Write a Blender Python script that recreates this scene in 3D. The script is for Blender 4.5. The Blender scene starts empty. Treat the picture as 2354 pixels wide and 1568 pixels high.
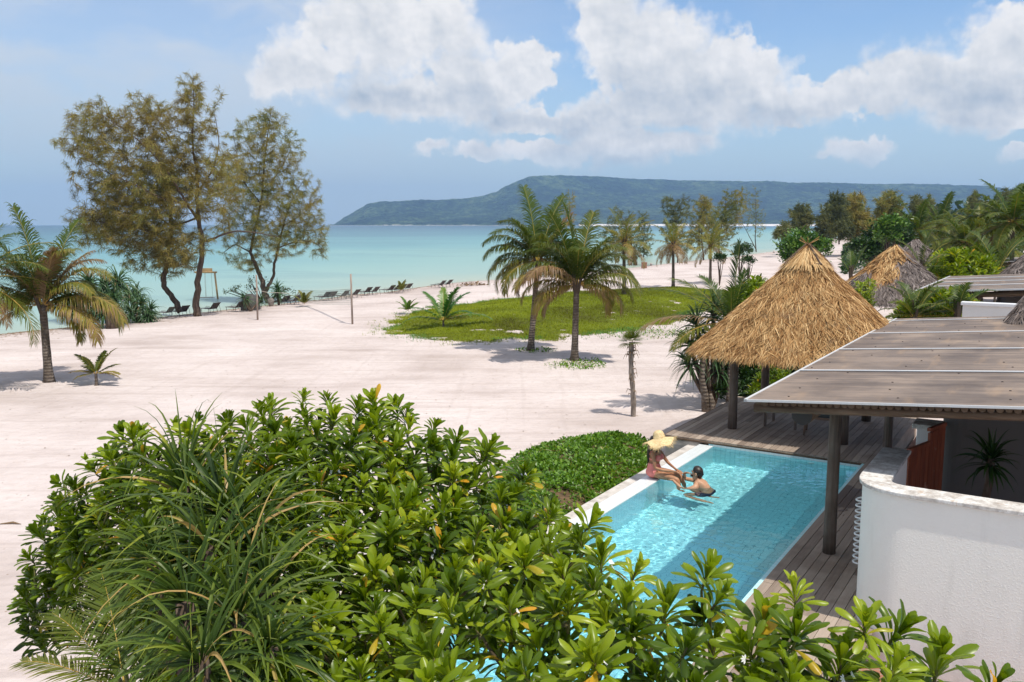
EXPO = 0.16
SUN_E = 4.0
CLOUD_K = 9.0
SKY_TINT = (1.25, 1.38, 1.48)
HAZE_C = (.38, .62, 1.0)
HAZE_D = 1.3e-4
import bpy, math, random
import numpy as np
SC = bpy.context.scene
COL = SC.collection
rng = np.random.RandomState(7)
R = math.radians

# ------------------------------------------------------------------ survey of the place
W, H, FPX = 2353.0, 1568.0, 1985.0
CAMZ = 5.2
PITCH = math.atan((784.0 - 516.0) / FPX)
sp, cp = math.sin(PITCH), math.cos(PITCH)
SEA = -0.9

def ray(x, y):
    u = (x - W / 2) / FPX; v = (y - H / 2) / FPX
    return np.array([u, cp - v * sp, -(sp + v * cp)])
def atz(x, y, z):
    d = ray(x, y); k = (z - CAMZ) / d[2]
    return np.array([d[0] * k, d[1] * k, z])
def atY(x, y, Y):
    d = ray(x, y); k = Y / d[1]
    return np.array([d[0] * k, Y, CAMZ + d[2] * k])

def smooth(x, a, b):
    t = np.clip((x - a) / (b - a), 0, 1); return t * t * (3 - 2 * t)

SHORE_PX = [(-1500,1010),(-400,822),(0,771),(150,758),(350,734),(480,720),(600,707),(700,696),(760,686),(850,679),(940,665),(1010,656),
            (1100,650),(1200,641),(1300,633),(1400,623),(1440,618),(1500,611),(1560,604),(1620,598),(1700,589),(1760,581),(1850,571),
            (1905,556),(1950,540),(2010,531),(2150,525),(2500,522),(3600,522)]
SHORE = np.array([atz(x, y, SEA)[:2] for x, y in SHORE_PX])
SH_AZ = np.arctan2(SHORE[:, 0], SHORE[:, 1]); SH_R = np.hypot(SHORE[:, 0], SHORE[:, 1])
def vnoise(x, y, s, seed=0):
    # smooth value noise, vectorised
    x = np.asarray(x, float) / s; y = np.asarray(y, float) / s
    xi = np.floor(x).astype(int); yi = np.floor(y).astype(int); fx = x - xi; fy = y - yi
    fx = fx * fx * (3 - 2 * fx); fy = fy * fy * (3 - 2 * fy)
    def h(a, b):
        n = (a * 374761393 + b * 668265263 + seed * 974711) & 0x7fffffff
        n = ((n ^ (n >> 13)) * 1274126177) & 0x7fffffff
        return (n & 0xffff) / 65535.0
    return (h(xi, yi) * (1 - fx) + h(xi + 1, yi) * fx) * (1 - fy) + (h(xi, yi + 1) * (1 - fx) + h(xi + 1, yi + 1) * fx) * fy - .5
def shore_d(x, y):
    x = np.asarray(x, float); y = np.asarray(y, float)
    sh = x.shape; P = np.stack([x.ravel(), y.ravel()], 1)
    best = np.full(len(P), 1e9)
    for a, b in zip(SHORE[:-1], SHORE[1:]):
        ab = b - a; t = np.clip(((P - a) @ ab) / (ab @ ab), 0, 1)
        best = np.minimum(best, np.hypot(*(P - a - t[:, None] * ab).T))
    az = np.arctan2(P[:, 0], P[:, 1]); r = np.hypot(P[:, 0], P[:, 1])
    rs = np.interp(az, SH_AZ, SH_R)
    back = (np.abs(az) > R(88))
    s = np.where((r < rs) | back, 1, -1)
    return (best * s).reshape(sh)

# compound frame: t to the right across the pool, s along the pool away from the camera
OX, OY = 6.83, 16.40
AX = np.array([.5402, .8415]); BX = np.array([.8415, -.5402])
ROT = math.atan2(BX[1], BX[0])
def c2w(t, s, z=0.0):
    return np.array([OX + BX[0] * t + AX[0] * s, OY + BX[1] * t + AX[1] * s, z])
def w2c(x, y):
    dx = x - OX; dy = y - OY
    return dx * BX[0] + dy * BX[1], dx * AX[0] + dy * AX[1]

MOUND_PX = [(880,752),(905,768),(980,784),(1100,789),(1280,781),(1400,769),(1480,758),(1545,742),(1600,720),(1700,700),(1720,672),(1560,661),
            (1430,666),(1300,672),(1180,684),(1080,695),(1000,705),(935,722)]
MOUND = np.array([atz(x, y, 0)[:2] for x, y in MOUND_PX])
def poly_sd(px, py, poly):
    P = np.stack([np.ravel(px), np.ravel(py)], 1).astype(float); n = len(poly)
    best = np.full(len(P), 1e9); inside = np.zeros(len(P), bool)
    for i in range(n):
        a = poly[i]; b = poly[(i + 1) % n]; ab = b - a
        t = np.clip(((P - a) @ ab) / (ab @ ab), 0, 1)
        best = np.minimum(best, np.hypot(*(P - a - t[:, None] * ab).T))
        c = ((a[1] > P[:, 1]) != (b[1] > P[:, 1])) & (P[:, 0] < (b[0] - a[0]) * (P[:, 1] - a[1]) / (b[1] - a[1] + 1e-12) + a[0])
        inside ^= c
    return (np.where(inside, best, -best)).reshape(np.shape(px))
def ground(x, y, holes=False):
    x = np.asarray(x, float); y = np.asarray(y, float)
    d = shore_d(x, y)
    h = np.where(d < 0, SEA + np.maximum(d * .05, -3.0), SEA + .9 * (1 - np.exp(-np.maximum(d, 0) / 4.5)))
    near = np.exp(-np.hypot(x - 3, y - 14) / 30)
    h = h + (vnoise(x, y, 7, 1) * .16 + vnoise(x, y, 2.3, 2) * .05) * np.clip(d / 8, 0, 1) * (1 - near * .6)
    h = h + vnoise(x, y, .8, 3) * .025 * np.clip(d / 4, 0, 1)
    m = poly_sd(x, y, MOUND)
    h = h + .45 * smooth(m, -.3, 6)
    if holes:
        t, s = w2c(x, y)
        ins = (t > -3.45) & (t < .22) & (s > -12.6) & (s < .25)
        h = np.where(ins, -1.6, h)
    return h
def gp(px, py, lift=0.0):
    # where the line of sight through (px, py) meets the terrain
    d = ray(px, py); lo = None
    ks = np.geomspace(2, 1500, 900)
    P = d[None] * ks[:, None]
    g = ground(P[:, 0], P[:, 1]); dz = CAMZ + P[:, 2] - g
    i = int(np.argmax(dz < 0)) or len(ks) - 1
    a = dz[i - 1]; b = dz[i]; f = a / (a - b) if a != b else 0
    k = ks[i - 1] + (ks[i] - ks[i - 1]) * f
    q = d * k
    return np.array([q[0], q[1], float(ground(q[0], q[1])) + lift])
def up_to(base, px, py):
    # height above base of the line of sight through (px, py) at base's distance
    return atY(px, py, base[1])

# ------------------------------------------------------------------ mesh building
class MB:
    def __init__(s): s.V = []; s.Q = []; s.T = []; s.tq = []; s.C = []; s.n = 0
    def add(s, V, Q=None, T=None, tint=.5):
        V = np.asarray(V, float).reshape(-1, 3)
        if Q is not None and len(Q): s.Q.append(np.asarray(Q, int) + s.n)
        if T is not None and len(T): s.T.append(np.asarray(T, int) + s.n)
        s.V.append(V); s.C.append(np.broadcast_to(np.asarray(tint, float), (len(V),)).copy()); s.n += len(V)
        return s
    def inst(s, V, Q, M, P, tint=.5):
        # V (n,3) template, M (k,3,3), P (k,3): copies of the template
        V = np.asarray(V, float); k = len(P); n = len(V)
        W_ = np.einsum('kij,nj->kni', M, V) + P[:, None, :]
        off = (np.arange(k) * n)[:, None, None]
        QQ = (np.asarray(Q)[None] + off).reshape(-1, np.asarray(Q).shape[1])
        tint = np.asarray(tint, float)
        c = np.repeat(np.broadcast_to(tint, (k,)), n) if tint.ndim < 2 else tint.reshape(-1)
        if QQ.shape[1] == 4: s.add(W_.reshape(-1, 3), Q=QQ, tint=c)
        else: s.add(W_.reshape(-1, 3), T=QQ, tint=c)
        return s
    def box(s, c, d, rz=0.0, tint=.5, frame=None):
        x, y, z = [q / 2.0 for q in d]
        V = np.array([(-x,-y,-z),(x,-y,-z),(x,y,-z),(-x,y,-z),(-x,-y,z),(x,-y,z),(x,y,z),(-x,y,z)])
        if rz:
            cz, sz = math.cos(rz), math.sin(rz); V = V @ np.array([[cz, sz, 0], [-sz, cz, 0], [0, 0, 1]])
        V = V + np.array(c)
        return s.add(V, Q=[(0,3,2,1),(4,5,6,7),(0,1,5,4),(1,2,6,5),(2,3,7,6),(3,0,4,7)], tint=tint)
    def tube(s, pts, rad, n=8, tint=.5, cap=True):
        pts = np.asarray(pts, float); m = len(pts)
        rad = np.broadcast_to(np.asarray(rad, float), (m,))
        tan = np.gradient(pts, axis=0); tan /= np.linalg.norm(tan, axis=1)[:, None] + 1e-12
        ref = np.array([0, 0, 1.]) if abs(tan[0][2]) < .9 else np.array([1., 0, 0])
        u = np.cross(tan[0], ref); u /= np.linalg.norm(u)
        V = []; ang = np.arange(n) * 2 * math.pi / n
        for i in range(m):
            u = u - tan[i] * (u @ tan[i]); u /= np.linalg.norm(u) + 1e-12
            w = np.cross(tan[i], u)
            V.append(pts[i] + rad[i] * (np.cos(ang)[:, None] * u + np.sin(ang)[:, None] * w))
        V = np.concatenate(V); Q = []
        i = np.arange(m - 1)[:, None] * n; j = np.arange(n)[None]; j2 = (j + 1) % n
        Q = np.stack([i + j, i + j2, i + n + j2, i + n + j], -1).reshape(-1, 4)
        T = []
        if cap:
            V = np.concatenate([V, pts[:1], pts[-1:]]); a = m * n; b = a + 1
            T = [(a, (k + 1) % n, k) for k in range(n)] + [(b, (m - 1) * n + k, (m - 1) * n + (k + 1) % n) for k in range(n)]
        return s.add(V, Q=Q, T=T, tint=tint)
    def lathe(s, prof, c=(0, 0, 0), n=16, tint=.5):
        # prof: list of (r, z)
        m = len(prof); ang = np.arange(n) * 2 * math.pi / n
        V = np.concatenate([np.stack([r * np.cos(ang), r * np.sin(ang), np.full(n, z)], 1) for r, z in prof]) + np.array(c)
        i = np.arange(m - 1)[:, None] * n; j = np.arange(n)[None]; j2 = (j + 1) % n
        return s.add(V, Q=np.stack([i + j, i + j2, i + n + j2, i + n + j], -1).reshape(-1, 4), tint=tint)
    def grid(s, V, nu, nv, tint=.5, flip=False):
        i = np.arange(nu - 1)[:, None] * nv; j = np.arange(nv - 1)[None]
        Q = np.stack([i + j, i + nv + j, i + nv + j + 1, i + j + 1], -1).reshape(-1, 4)
        if flip: Q = Q[:, ::-1]
        return s.add(V, Q=Q, tint=tint)
    def xf(s, f):
        # map all vertices through f(V) -> V
        s.V = [f(v) for v in s.V]; return s
    def comp(s):
        # authored in (t, s, z): carry to the world
        return s.xf(lambda v: np.stack([OX + BX[0]*v[:,0] + AX[0]*v[:,1], OY + BX[1]*v[:,0] + AX[1]*v[:,1], v[:,2]], 1))
    def build(s, name, mat, parent=None, smooth_=False, local=False, bevel=0):
        V = np.concatenate(s.V) if s.V else np.zeros((0, 3))
        if parent is not None and not local:
            rt = parent
            while rt.parent is not None: rt = rt.parent
            loc = np.array(rt.location); rz = rt.rotation_euler.z
            V = V - loc; c_, s_ = math.cos(rz), math.sin(rz)
            V = V @ np.array([[c_, -s_, 0], [s_, c_, 0], [0, 0, 1.]])
        Q = np.concatenate(s.Q) if s.Q else np.zeros((0, 4), int)
        T = np.concatenate(s.T) if s.T else np.zeros((0, 3), int)
        me = bpy.data.meshes.new(name)
        me.vertices.add(len(V)); me.vertices.foreach_set('co', V.astype('f4').ravel())
        nl = len(Q) * 4 + len(T) * 3
        me.loops.add(nl); me.polygons.add(len(Q) + len(T))
        me.loops.foreach_set('vertex_index', np.concatenate([Q.ravel(), T.ravel()]).astype('i4'))
        me.polygons.foreach_set('loop_start', np.concatenate([np.arange(len(Q)) * 4, len(Q) * 4 + np.arange(len(T)) * 3]).astype('i4'))
        me.polygons.foreach_set('use_smooth', np.full(len(Q) + len(T), smooth_))
        me.update(calc_edges=True); me.validate()
        at = me.attributes.new('tint', 'FLOAT', 'POINT')
        at.data.foreach_set('value', np.concatenate(s.C).astype('f4'))
        if mat: me.materials.append(mat)
        o = bpy.data.objects.new(name, me); COL.objects.link(o)
        if parent is not None: o.parent = parent
        if bevel:
            b = o.modifiers.new('bevel', 'BEVEL'); b.width = bevel; b.segments = 2; b.limit_method = 'ANGLE'
        return o
def tag(o, label=None, cat=None, group=None, kind=None):
    if label: o['label'] = label
    if cat: o['category'] = cat
    if group: o['group'] = group
    if kind: o['kind'] = kind
    return o
def thing(name, label, cat, loc=(0, 0, 0), rz=0.0, group=None):
    o = bpy.data.objects.new(name, None); COL.objects.link(o)
    o.location = tuple(float(v) for v in loc); o.rotation_euler = (0, 0, rz); o.empty_display_size = .2
    return tag(o, label, cat, group)
def kids(o): return [c for c in COL.objects if c.parent == o]
def dup(o, loc, rz=None, label=None, scale=None, parent=None):
    c = o.copy(); COL.objects.link(c)
    if parent is None:
        c.location = tuple(float(v) for v in loc)
        if rz is not None: c.rotation_euler = (0, 0, rz)
        if scale: c.scale = (scale,) * 3 if not isinstance(scale, tuple) else scale
        if label: c['label'] = label
    else: c.parent = parent
    for k in kids(o): dup(k, None, parent=c)
    return c
def frames(d, upv=(0, 0, 1), roll=None):
    # (k,3) directions -> (k,3,3) with local y along d, local z near upv
    d = np.asarray(d, float); d = d / (np.linalg.norm(d, axis=1)[:, None] + 1e-12)
    u = np.broadcast_to(np.asarray(upv, float), d.shape)
    x = np.cross(d, u); ln = np.linalg.norm(x, axis=1)[:, None]
    x = np.where(ln < 1e-4, np.array([1., 0, 0]), x / (ln + 1e-12))
    z = np.cross(x, d)
    if roll is not None:
        c, s_ = np.cos(roll)[:, None], np.sin(roll)[:, None]
        x, z = x * c + z * s_, z * c - x * s_
    return np.stack([x, d, z], -1)

# ------------------------------------------------------------------ node helper
class NT:
    def __init__(s, tree, D='3D'): s.D = D; s.t = tree; s.nodes = tree.nodes; s.l = tree.links
    def new(s, typ, **kw):
        n = s.nodes.new(typ)
        for k, v in kw.items(): setattr(n, k, v)
        return n
    def put(s, sock, v):
        if isinstance(v, bpy.types.NodeSocket): s.l.new(v, sock)
        elif isinstance(v, (tuple, list)):
            n = len(sock.default_value); v = tuple(v)
            sock.default_value = v[:n] if len(v) >= n else v + (1.0,) * (n - len(v))
        else:
            sock.default_value = v
    def m(s, op, a, b=None, c=None, clamp=False):
        n = s.new('ShaderNodeMath', operation=op, use_clamp=clamp); s.put(n.inputs[0], a)
        if b is not None: s.put(n.inputs[1], b)
        if c is not None: s.put(n.inputs[2], c)
        return n.outputs[0]
    def v(s, op, a, b=None, c=None):
        n = s.new('ShaderNodeVectorMath', operation=op); s.put(n.inputs[0], a)
        if b is not None:
            s.put(n.inputs[3] if op == 'SCALE' else n.inputs[1], b)
        if c is not None: s.put(n.inputs[2], c)
        return n.outputs['Value'] if op in ('LENGTH', 'DOT_PRODUCT', 'DISTANCE') else n.outputs[0]
    def mapr(s, x, a, b, c=0.0, d=1.0, kind='SMOOTHSTEP'):
        n = s.new('ShaderNodeMapRange', interpolation_type=kind)
        s.put(n.inputs[0], x)
        for k, q in zip((1, 2, 3, 4), (a, b, c, d)): s.put(n.inputs[k], q)
        return n.outputs[0]
    def noise(s, vec, scale, detail=3.0, rough=.5, dist=0.0, out='Fac', D=None):
        n = s.new('ShaderNodeTexNoise', noise_dimensions=D or s.D); s.put(n.inputs['Vector'], vec)
        s.put(n.inputs['Scale'], scale); s.put(n.inputs['Detail'], detail); s.put(n.inputs['Roughness'], rough); s.put(n.inputs['Distortion'], dist)
        return n.outputs[0] if out == 'Fac' else n.outputs['Color']
    def vor(s, vec, scale, feature='F1', out='Distance', rnd=1.0):
        n = s.new('ShaderNodeTexVoronoi', feature=feature, voronoi_dimensions=s.D); s.put(n.inputs['Vector'], vec); s.put(n.inputs['Scale'], scale); s.put(n.inputs['Randomness'], rnd)
        return n.outputs[out]
    def mix(s, f, a, b, mode='MIX'):
        n = s.new('ShaderNodeMix', data_type='RGBA', blend_type=mode); s.put(n.inputs[0], f)
        s.put(n.inputs[6], a); s.put(n.inputs[7], b); return n.outputs[2]
    def ramp(s, x, stops, kind='LINEAR'):
        n = s.new('ShaderNodeValToRGB'); s.put(n.inputs[0], x); cr = n.color_ramp; cr.interpolation = kind
        while len(cr.elements) < len(stops): cr.elements.new(.5)
        for e, (p, c) in zip(cr.elements, stops): e.position = p; e.color = tuple(c) + (1.0,) if len(c) == 3 else c
        return n.outputs[0]
    def obj(s): return s.new('ShaderNodeTexCoord').outputs['Object']
    def pos(s): return s.new('ShaderNodeNewGeometry').outputs['Position']
    def attr(s, name='tint'): return s.new('ShaderNodeAttribute', attribute_name=name).outputs['Fac']
    def sep(s, v):
        n = s.new('ShaderNodeSeparateXYZ'); s.put(n.inputs[0], v); return n.outputs
    def comb(s, x, y, z):
        n = s.new('ShaderNodeCombineXYZ')
        for i, q in enumerate((x, y, z)): s.put(n.inputs[i], q)
        return n.outputs[0]
    def mapp(s, v, scale=(1, 1, 1), loc=(0, 0, 0), rot=(0, 0, 0)):
        n = s.new('ShaderNodeMapping'); s.put(n.inputs[0], v); s.put(n.inputs[1], loc); s.put(n.inputs[2], rot); s.put(n.inputs[3], scale); return n.outputs[0]
    def bump(s, h, strength=.3, dist=.02):
        n = s.new('ShaderNodeBump'); s.put(n.inputs['Height'], h); s.put(n.inputs['Strength'], strength); s.put(n.inputs['Distance'], dist); return n.outputs[0]
def mat(name, col=(.5, .5, .5), rough=.6, spec=.5, fn=None, metal=0.0):
    """fn(nt) may return dict(col=, rough=, normal=, trans=(colour, weight))"""
    m = bpy.data.materials.new(name); m.use_nodes = True
    nt = NT(m.node_tree); b = nt.nodes['Principled BSDF']; out = nt.nodes['Material Output']
    r = fn(nt) if fn else {}
    nt.put(b.inputs['Base Color'], r.get('col', col)); nt.put(b.inputs['Roughness'], r.get('rough', rough))
    nt.put(b.inputs['Specular IOR Level'], r.get('spec', spec)); b.inputs['Metallic'].default_value = metal
    if 'normal' in r: nt.put(b.inputs['Normal'], r['normal'])
    if 'trans' in r:
        c, w = r['trans']; tr = nt.new('ShaderNodeBsdfTranslucent'); nt.put(tr.inputs[0], c)
        mx = nt.new('ShaderNodeMixShader'); mx.inputs[0].default_value = w
        nt.l.new(b.outputs[0], mx.inputs[1]); nt.l.new(tr.outputs[0], mx.inputs[2]); nt.l.new(mx.outputs[0], out.inputs[0])
    return m
# ------------------------------------------------------------------ camera, sun, sky
cam_d = bpy.data.cameras.new('camera'); cam = bpy.data.objects.new('camera', cam_d); COL.objects.link(cam)
cam.location = (0, 0, CAMZ); cam.rotation_euler = (math.pi / 2 - PITCH, 0, 0)
cam_d.sensor_width = 36; cam_d.lens = FPX / W * 36; cam_d.clip_end = 60000; cam_d.clip_start = .05
SC.camera = cam
SC.view_settings.view_transform = 'Standard'; SC.view_settings.look = 'None'; SC.view_settings.gamma = 1
SC.view_settings.exposure = EXPO
SC.cycles.use_denoising = True; SC.cycles.use_adaptive_sampling = True; SC.cycles.adaptive_threshold = .02
SC.cycles.max_bounces = 8; SC.cycles.transparent_max_bounces = 16; SC.cycles.transmission_bounces = 6; SC.cycles.diffuse_bounces = 4; SC.cycles.volume_bounces = 0

SUN_EL = R(65); sdx, sdy = .70, -.71; n_ = math.hypot(sdx, sdy); sdx /= n_; sdy /= n_
sd = bpy.data.lights.new('sun', 'SUN'); sd.energy = SUN_E; sd.angle = R(.5); sd.color = (1, .935, .83)
sun = bpy.data.objects.new('sun', sd); COL.objects.link(sun)
sv = np.array([sdx * math.cos(SUN_EL), sdy * math.cos(SUN_EL), math.sin(SUN_EL)])
from mathutils import Vector
sun.rotation_euler = Vector(sv).to_track_quat('Z', 'Y').to_euler(); sun.location = (20, -20, 60)
sd.cycles.is_caustics_light = True

wd = bpy.data.worlds.new('World'); SC.world = wd; wd.use_nodes = True
def sky():
    nt = NT(wd.node_tree, '2D'); bg = nt.nodes['Background']
    s = nt.new('ShaderNodeTexSky', sky_type='NISHITA', sun_disc=False)
    s.sun_elevation = SUN_EL; s.sun_rotation = math.atan2(sdx, sdy); s.air_density = 1.0; s.dust_density = .6; s.ozone_density = 3.0
    d = nt.new('ShaderNodeTexCoord').outputs['Generated']
    X, Y, Z = nt.sep(d)
    az = nt.m('ARCTAN2', X, Y); el = nt.m('ARCSINE', Z)
    K = 57.2958
    uv0 = nt.comb(nt.m('MULTIPLY', az, K), nt.m('MULTIPLY', el, K), 0.0)
    # ragged edges: warp the angular coordinates
    wn = nt.v('SUBTRACT', nt.noise(uv0, .22, 3, .55, out='Color'), (.5, .5, .5))
    wn2 = nt.v('SUBTRACT', nt.noise(uv0, .9, 3, .55, out='Color'), (.5, .5, .5))
    uv = nt.v('MULTIPLY_ADD', wn, (3.0, 2.4, 0), nt.v('MULTIPLY_ADD', wn2, (1.3, 1.1, 0), uv0))
    def ang(x, y):
        r_ = ray(x, y); return math.degrees(math.atan2(r_[0], r_[1])), math.degrees(math.atan2(r_[2], math.hypot(r_[0], r_[1])))
    PD = 34.6
    def field(vec, blobs):
        f = None
        for (x, y, rx, ry) in blobs:
            a, e = ang(x, y); ix, iy = PD / rx, PD / ry
            ln = nt.v('LENGTH', nt.v('MULTIPLY_ADD', vec, (ix, iy, 0), (-a * ix, -e * iy, 0)))
            g = nt.m('SUBTRACT', 1.0, ln)
            f = g if f is None else nt.m('SMOOTH_MAX', f, g, .12)
        return f
    CU = [(860,70,210,150),(1010,70,150,95),(700,150,120,95),(1100,190,190,130),(1190,165,100,95),(960,225,260,75),(1200,280,130,45),
          (1390,60,125,120),(1500,120,200,130),(1640,150,150,100),(1740,160,110,80),(1600,235,340,95),(1380,275,190,75),(1820,225,160,70),
          (1960,225,160,75),(2110,185,160,95),(2230,190,160,110),(2340,110,150,130),(2300,230,160,70),
          (1430,345,210,60),(1560,340,110,45),(1250,345,160,38),(1120,350,110,34),(1970,350,95,30),(985,350,45,20),(2345,290,70,30),(2345,358,45,18),
          (2900,150,350,160),(640,190,70,50),(-500,120,300,90),(3500,200,300,120)]
    F = field(uv, CU)
    n1 = nt.noise(uv0, .30, 6, .52)
    bil = nt.vor(nt.v('MULTIPLY_ADD', wn2, (.8, .8, 0), uv0), .85, 'F1')
    bil2 = nt.vor(nt.v('MULTIPLY_ADD', wn2, (.5, .5, 0), uv0), 2.3, 'F1')
    dens = nt.m('ADD', F, nt.m('MULTIPLY', nt.m('SUBTRACT', n1, .5), 1.15))
    dens = nt.m('SUBTRACT', dens, nt.m('MULTIPLY', nt.m('ADD', bil, nt.m('MULTIPLY', bil2, .5)), .16))
    n_edge = nt.noise(uv0, .3, 2, .5)
    soft = nt.mapr(n_edge, .35, .62, .18, .60)
    alpha = nt.mapr(dens, 0.0, soft)
    # relief: light arrives from upper right
    off = nt.v('ADD', uv0, (.5, .8, 0))
    n2 = nt.noise(off, .30, 5, .5)
    rel = nt.m('SUBTRACT', n1, n2)
    fo1 = nt.noise(uv0, 1.5, 3, .5); fo2 = nt.noise(nt.v('ADD', uv0, (.14, .22, 0)), 1.5, 3, .5)
    rel2 = nt.m('SUBTRACT', fo1, fo2)
    DK = [(1110,285,200,50),(930,235,240,70),(1560,300,330,60),(1500,230,260,80),(1850,270,180,50),(2120,265,260,65),(2250,220,220,70),(830,215,180,60),(1420,385,170,22),(1300,300,120,50),(1980,375,90,14)]
    dk = nt.mapr(field(uv, DK), -.15, .9)
    thick = nt.mapr(dens, .12, .75)
    sh = nt.m('ADD', 1.0, nt.m('MULTIPLY', rel, .75)); sh = nt.m('ADD', sh, nt.m('MULTIPLY', rel2, .16))
    sh = nt.m('SUBTRACT', sh, nt.m('MULTIPLY', thick, .16)); sh = nt.m('SUBTRACT', sh, nt.m('MULTIPLY', dk, .24))
    sh = nt.m('ADD', sh, nt.m('MULTIPLY', nt.m('SUBTRACT', .35, bil), .12))
    ccol = nt.ramp(sh, [(.30, (.30, .42, .55)), (.55, (.55, .61, .69)), (.78, (.76, .78, .81)), (1.0, (.95, .94, .94))])
    ccol = nt.v('SCALE', ccol, CLOUD_K)
    # thin high veil, mostly on the left
    st = nt.noise(nt.v('MULTIPLY', nt.v('MULTIPLY_ADD', wn, (4, 2, 0), uv0), (.07, .22, 1)), 1.0, 6, .55)
    left = nt.mapr(nt.sep(uv0)[0], 9.0, -18.0, .16, 1.0)
    veil = nt.m('MULTIPLY', nt.mapr(st, .30, .62, .35, .9), left)
    vcol = nt.v('SCALE', (.68, .75, .85), CLOUD_K * .98)
    # pale band of air near the horizon
    elv = nt.sep(uv0)[1]
    skyc = nt.v('MULTIPLY', s.outputs[0], SKY_TINT)
    c = nt.mix(veil, skyc, vcol)
    hz = nt.mapr(elv, 13.0, 0.0, 0.0, .85)
    c = nt.mix(hz, c, nt.v('SCALE', (.50, .64, .745), CLOUD_K))
    ov = nt.m('MULTIPLY', nt.mapr(elv, 22.0, 40.0, 0.0, .62), nt.mapr(nt.noise(uv0, .05, 3, .5), .3, .6, .5, 1.0))  # pale cloud veil added above the view to whiten the ambient light
    c = nt.mix(ov, c, nt.v('SCALE', (.72, .70, .68), CLOUD_K))
    alpha = nt.m('MULTIPLY', alpha, nt.mapr(elv, 3.0, 5.2, .35, .97))
    c = nt.mix(alpha, c, ccol)
    nt.put(bg.inputs[0], c); bg.inputs[1].default_value = .1
sky()
wd.cycles.sampling_method = 'MANUAL'; wd.cycles.sample_map_resolution = 512
# ------------------------------------------------------------------ ground, sea, hills
def f_sand(nt):
    nt.D = '2D'
    p = nt.pos()
    n1 = nt.noise(p, .22, 5, .55); n2 = nt.noise(p, 3.0, 5, .62); n3 = nt.noise(p, 38, 2, .7)
    tr = nt.noise(nt.mapp(p, scale=(.35, 1.6, 1), rot=(0, 0, R(-17))), .55, 6, .6)       # long raked drifts along the beach
    f = nt.m('ADD', nt.m('MULTIPLY', n1, .62), nt.m('MULTIPLY', tr, .38))
    c = nt.ramp(f, [(.32, (.44, .368, .342)), (.48, (.575, .498, .474)), (.66, (.655, .582, .558))])
    c = nt.mix(nt.mapr(n2, .42, .75, 0, .35), c, (.47, .40, .365), 'MIX')
    t2 = nt.noise(nt.mapp(p, scale=(.07, 2.6, 1), rot=(0, 0, R(-21))), 1.0, 3, .6); t3 = nt.noise(nt.mapp(p, scale=(2.4, .09, 1), rot=(0, 0, R(24))), 1.0, 3, .6)
    c = nt.mix(nt.m('ADD', nt.mapr(t2, .56, .66, 0, .30), nt.mapr(t3, .60, .70, 0, .16)), c, (.40, .33, .30))
    d = nt.attr('tint')                                                             # metres from the shore / 20
    wet = nt.mapr(d, .0, .03, .75, 0)
    c = nt.mix(wet, c, (.42, .38, .33))
    deb = nt.m('MULTIPLY', nt.mapr(nt.noise(nt.mapp(p, scale=(.5, 1.7, 1), rot=(0, 0, R(-17))), 2.2, 6, .7), .42, .60), nt.mapr(d, .50, .14, 0, .85))
    deb = nt.m('MULTIPLY', deb, nt.mapr(d, .02, .08))
    c = nt.mix(deb, c, (.27, .19, .15))
    speck = nt.mapr(nt.vor(p, 2.6), .055, .03); keep = nt.mapr(nt.noise(p, .8, 2), .5, .6)
    c = nt.mix(nt.m('MULTIPLY', nt.m('MULTIPLY', speck, keep), .7), c, (.25, .17, .10))
    foot = nt.vor(nt.mapp(p, scale=(1, 1.5, 1)), 2.6, 'F1')
    h = nt.m('ADD', nt.m('MULTIPLY', foot, .55), nt.m('ADD', nt.m('MULTIPLY', n2, 1.1), nt.m('MULTIPLY', n3, .16)))
    h = nt.m('ADD', h, nt.m('MULTIPLY', tr, .5))
    return dict(col=c, rough=.95, spec=.15, normal=nt.bump(h, .55, .08))
M_sand = mat('white sand', fn=f_sand)

def build_ground():
    az = np.radians(np.concatenate([np.arange(-110, -36, 1.5), np.arange(-36, 36, .35), np.arange(36, 110.1, 1.5)]))
    r = np.concatenate([np.arange(.6, 6, .35), np.arange(6, 24, .13), np.geomspace(24, 2600, 210)])
    A, Rr = np.meshgrid(az, r, indexing='ij')
    X = Rr * np.sin(A); Y = Rr * np.cos(A) ; Z = ground(X, Y, True)
    D = shore_d(X, Y)
    mb = MB().grid(np.stack([X, Y, Z], -1).reshape(-1, 3), len(az), len(r), tint=np.clip(D / 20, 0, 1).ravel(), flip=True)
    return tag(mb.build('beach_sand', M_sand, smooth_=True), kind='structure')
build_ground()

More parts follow.
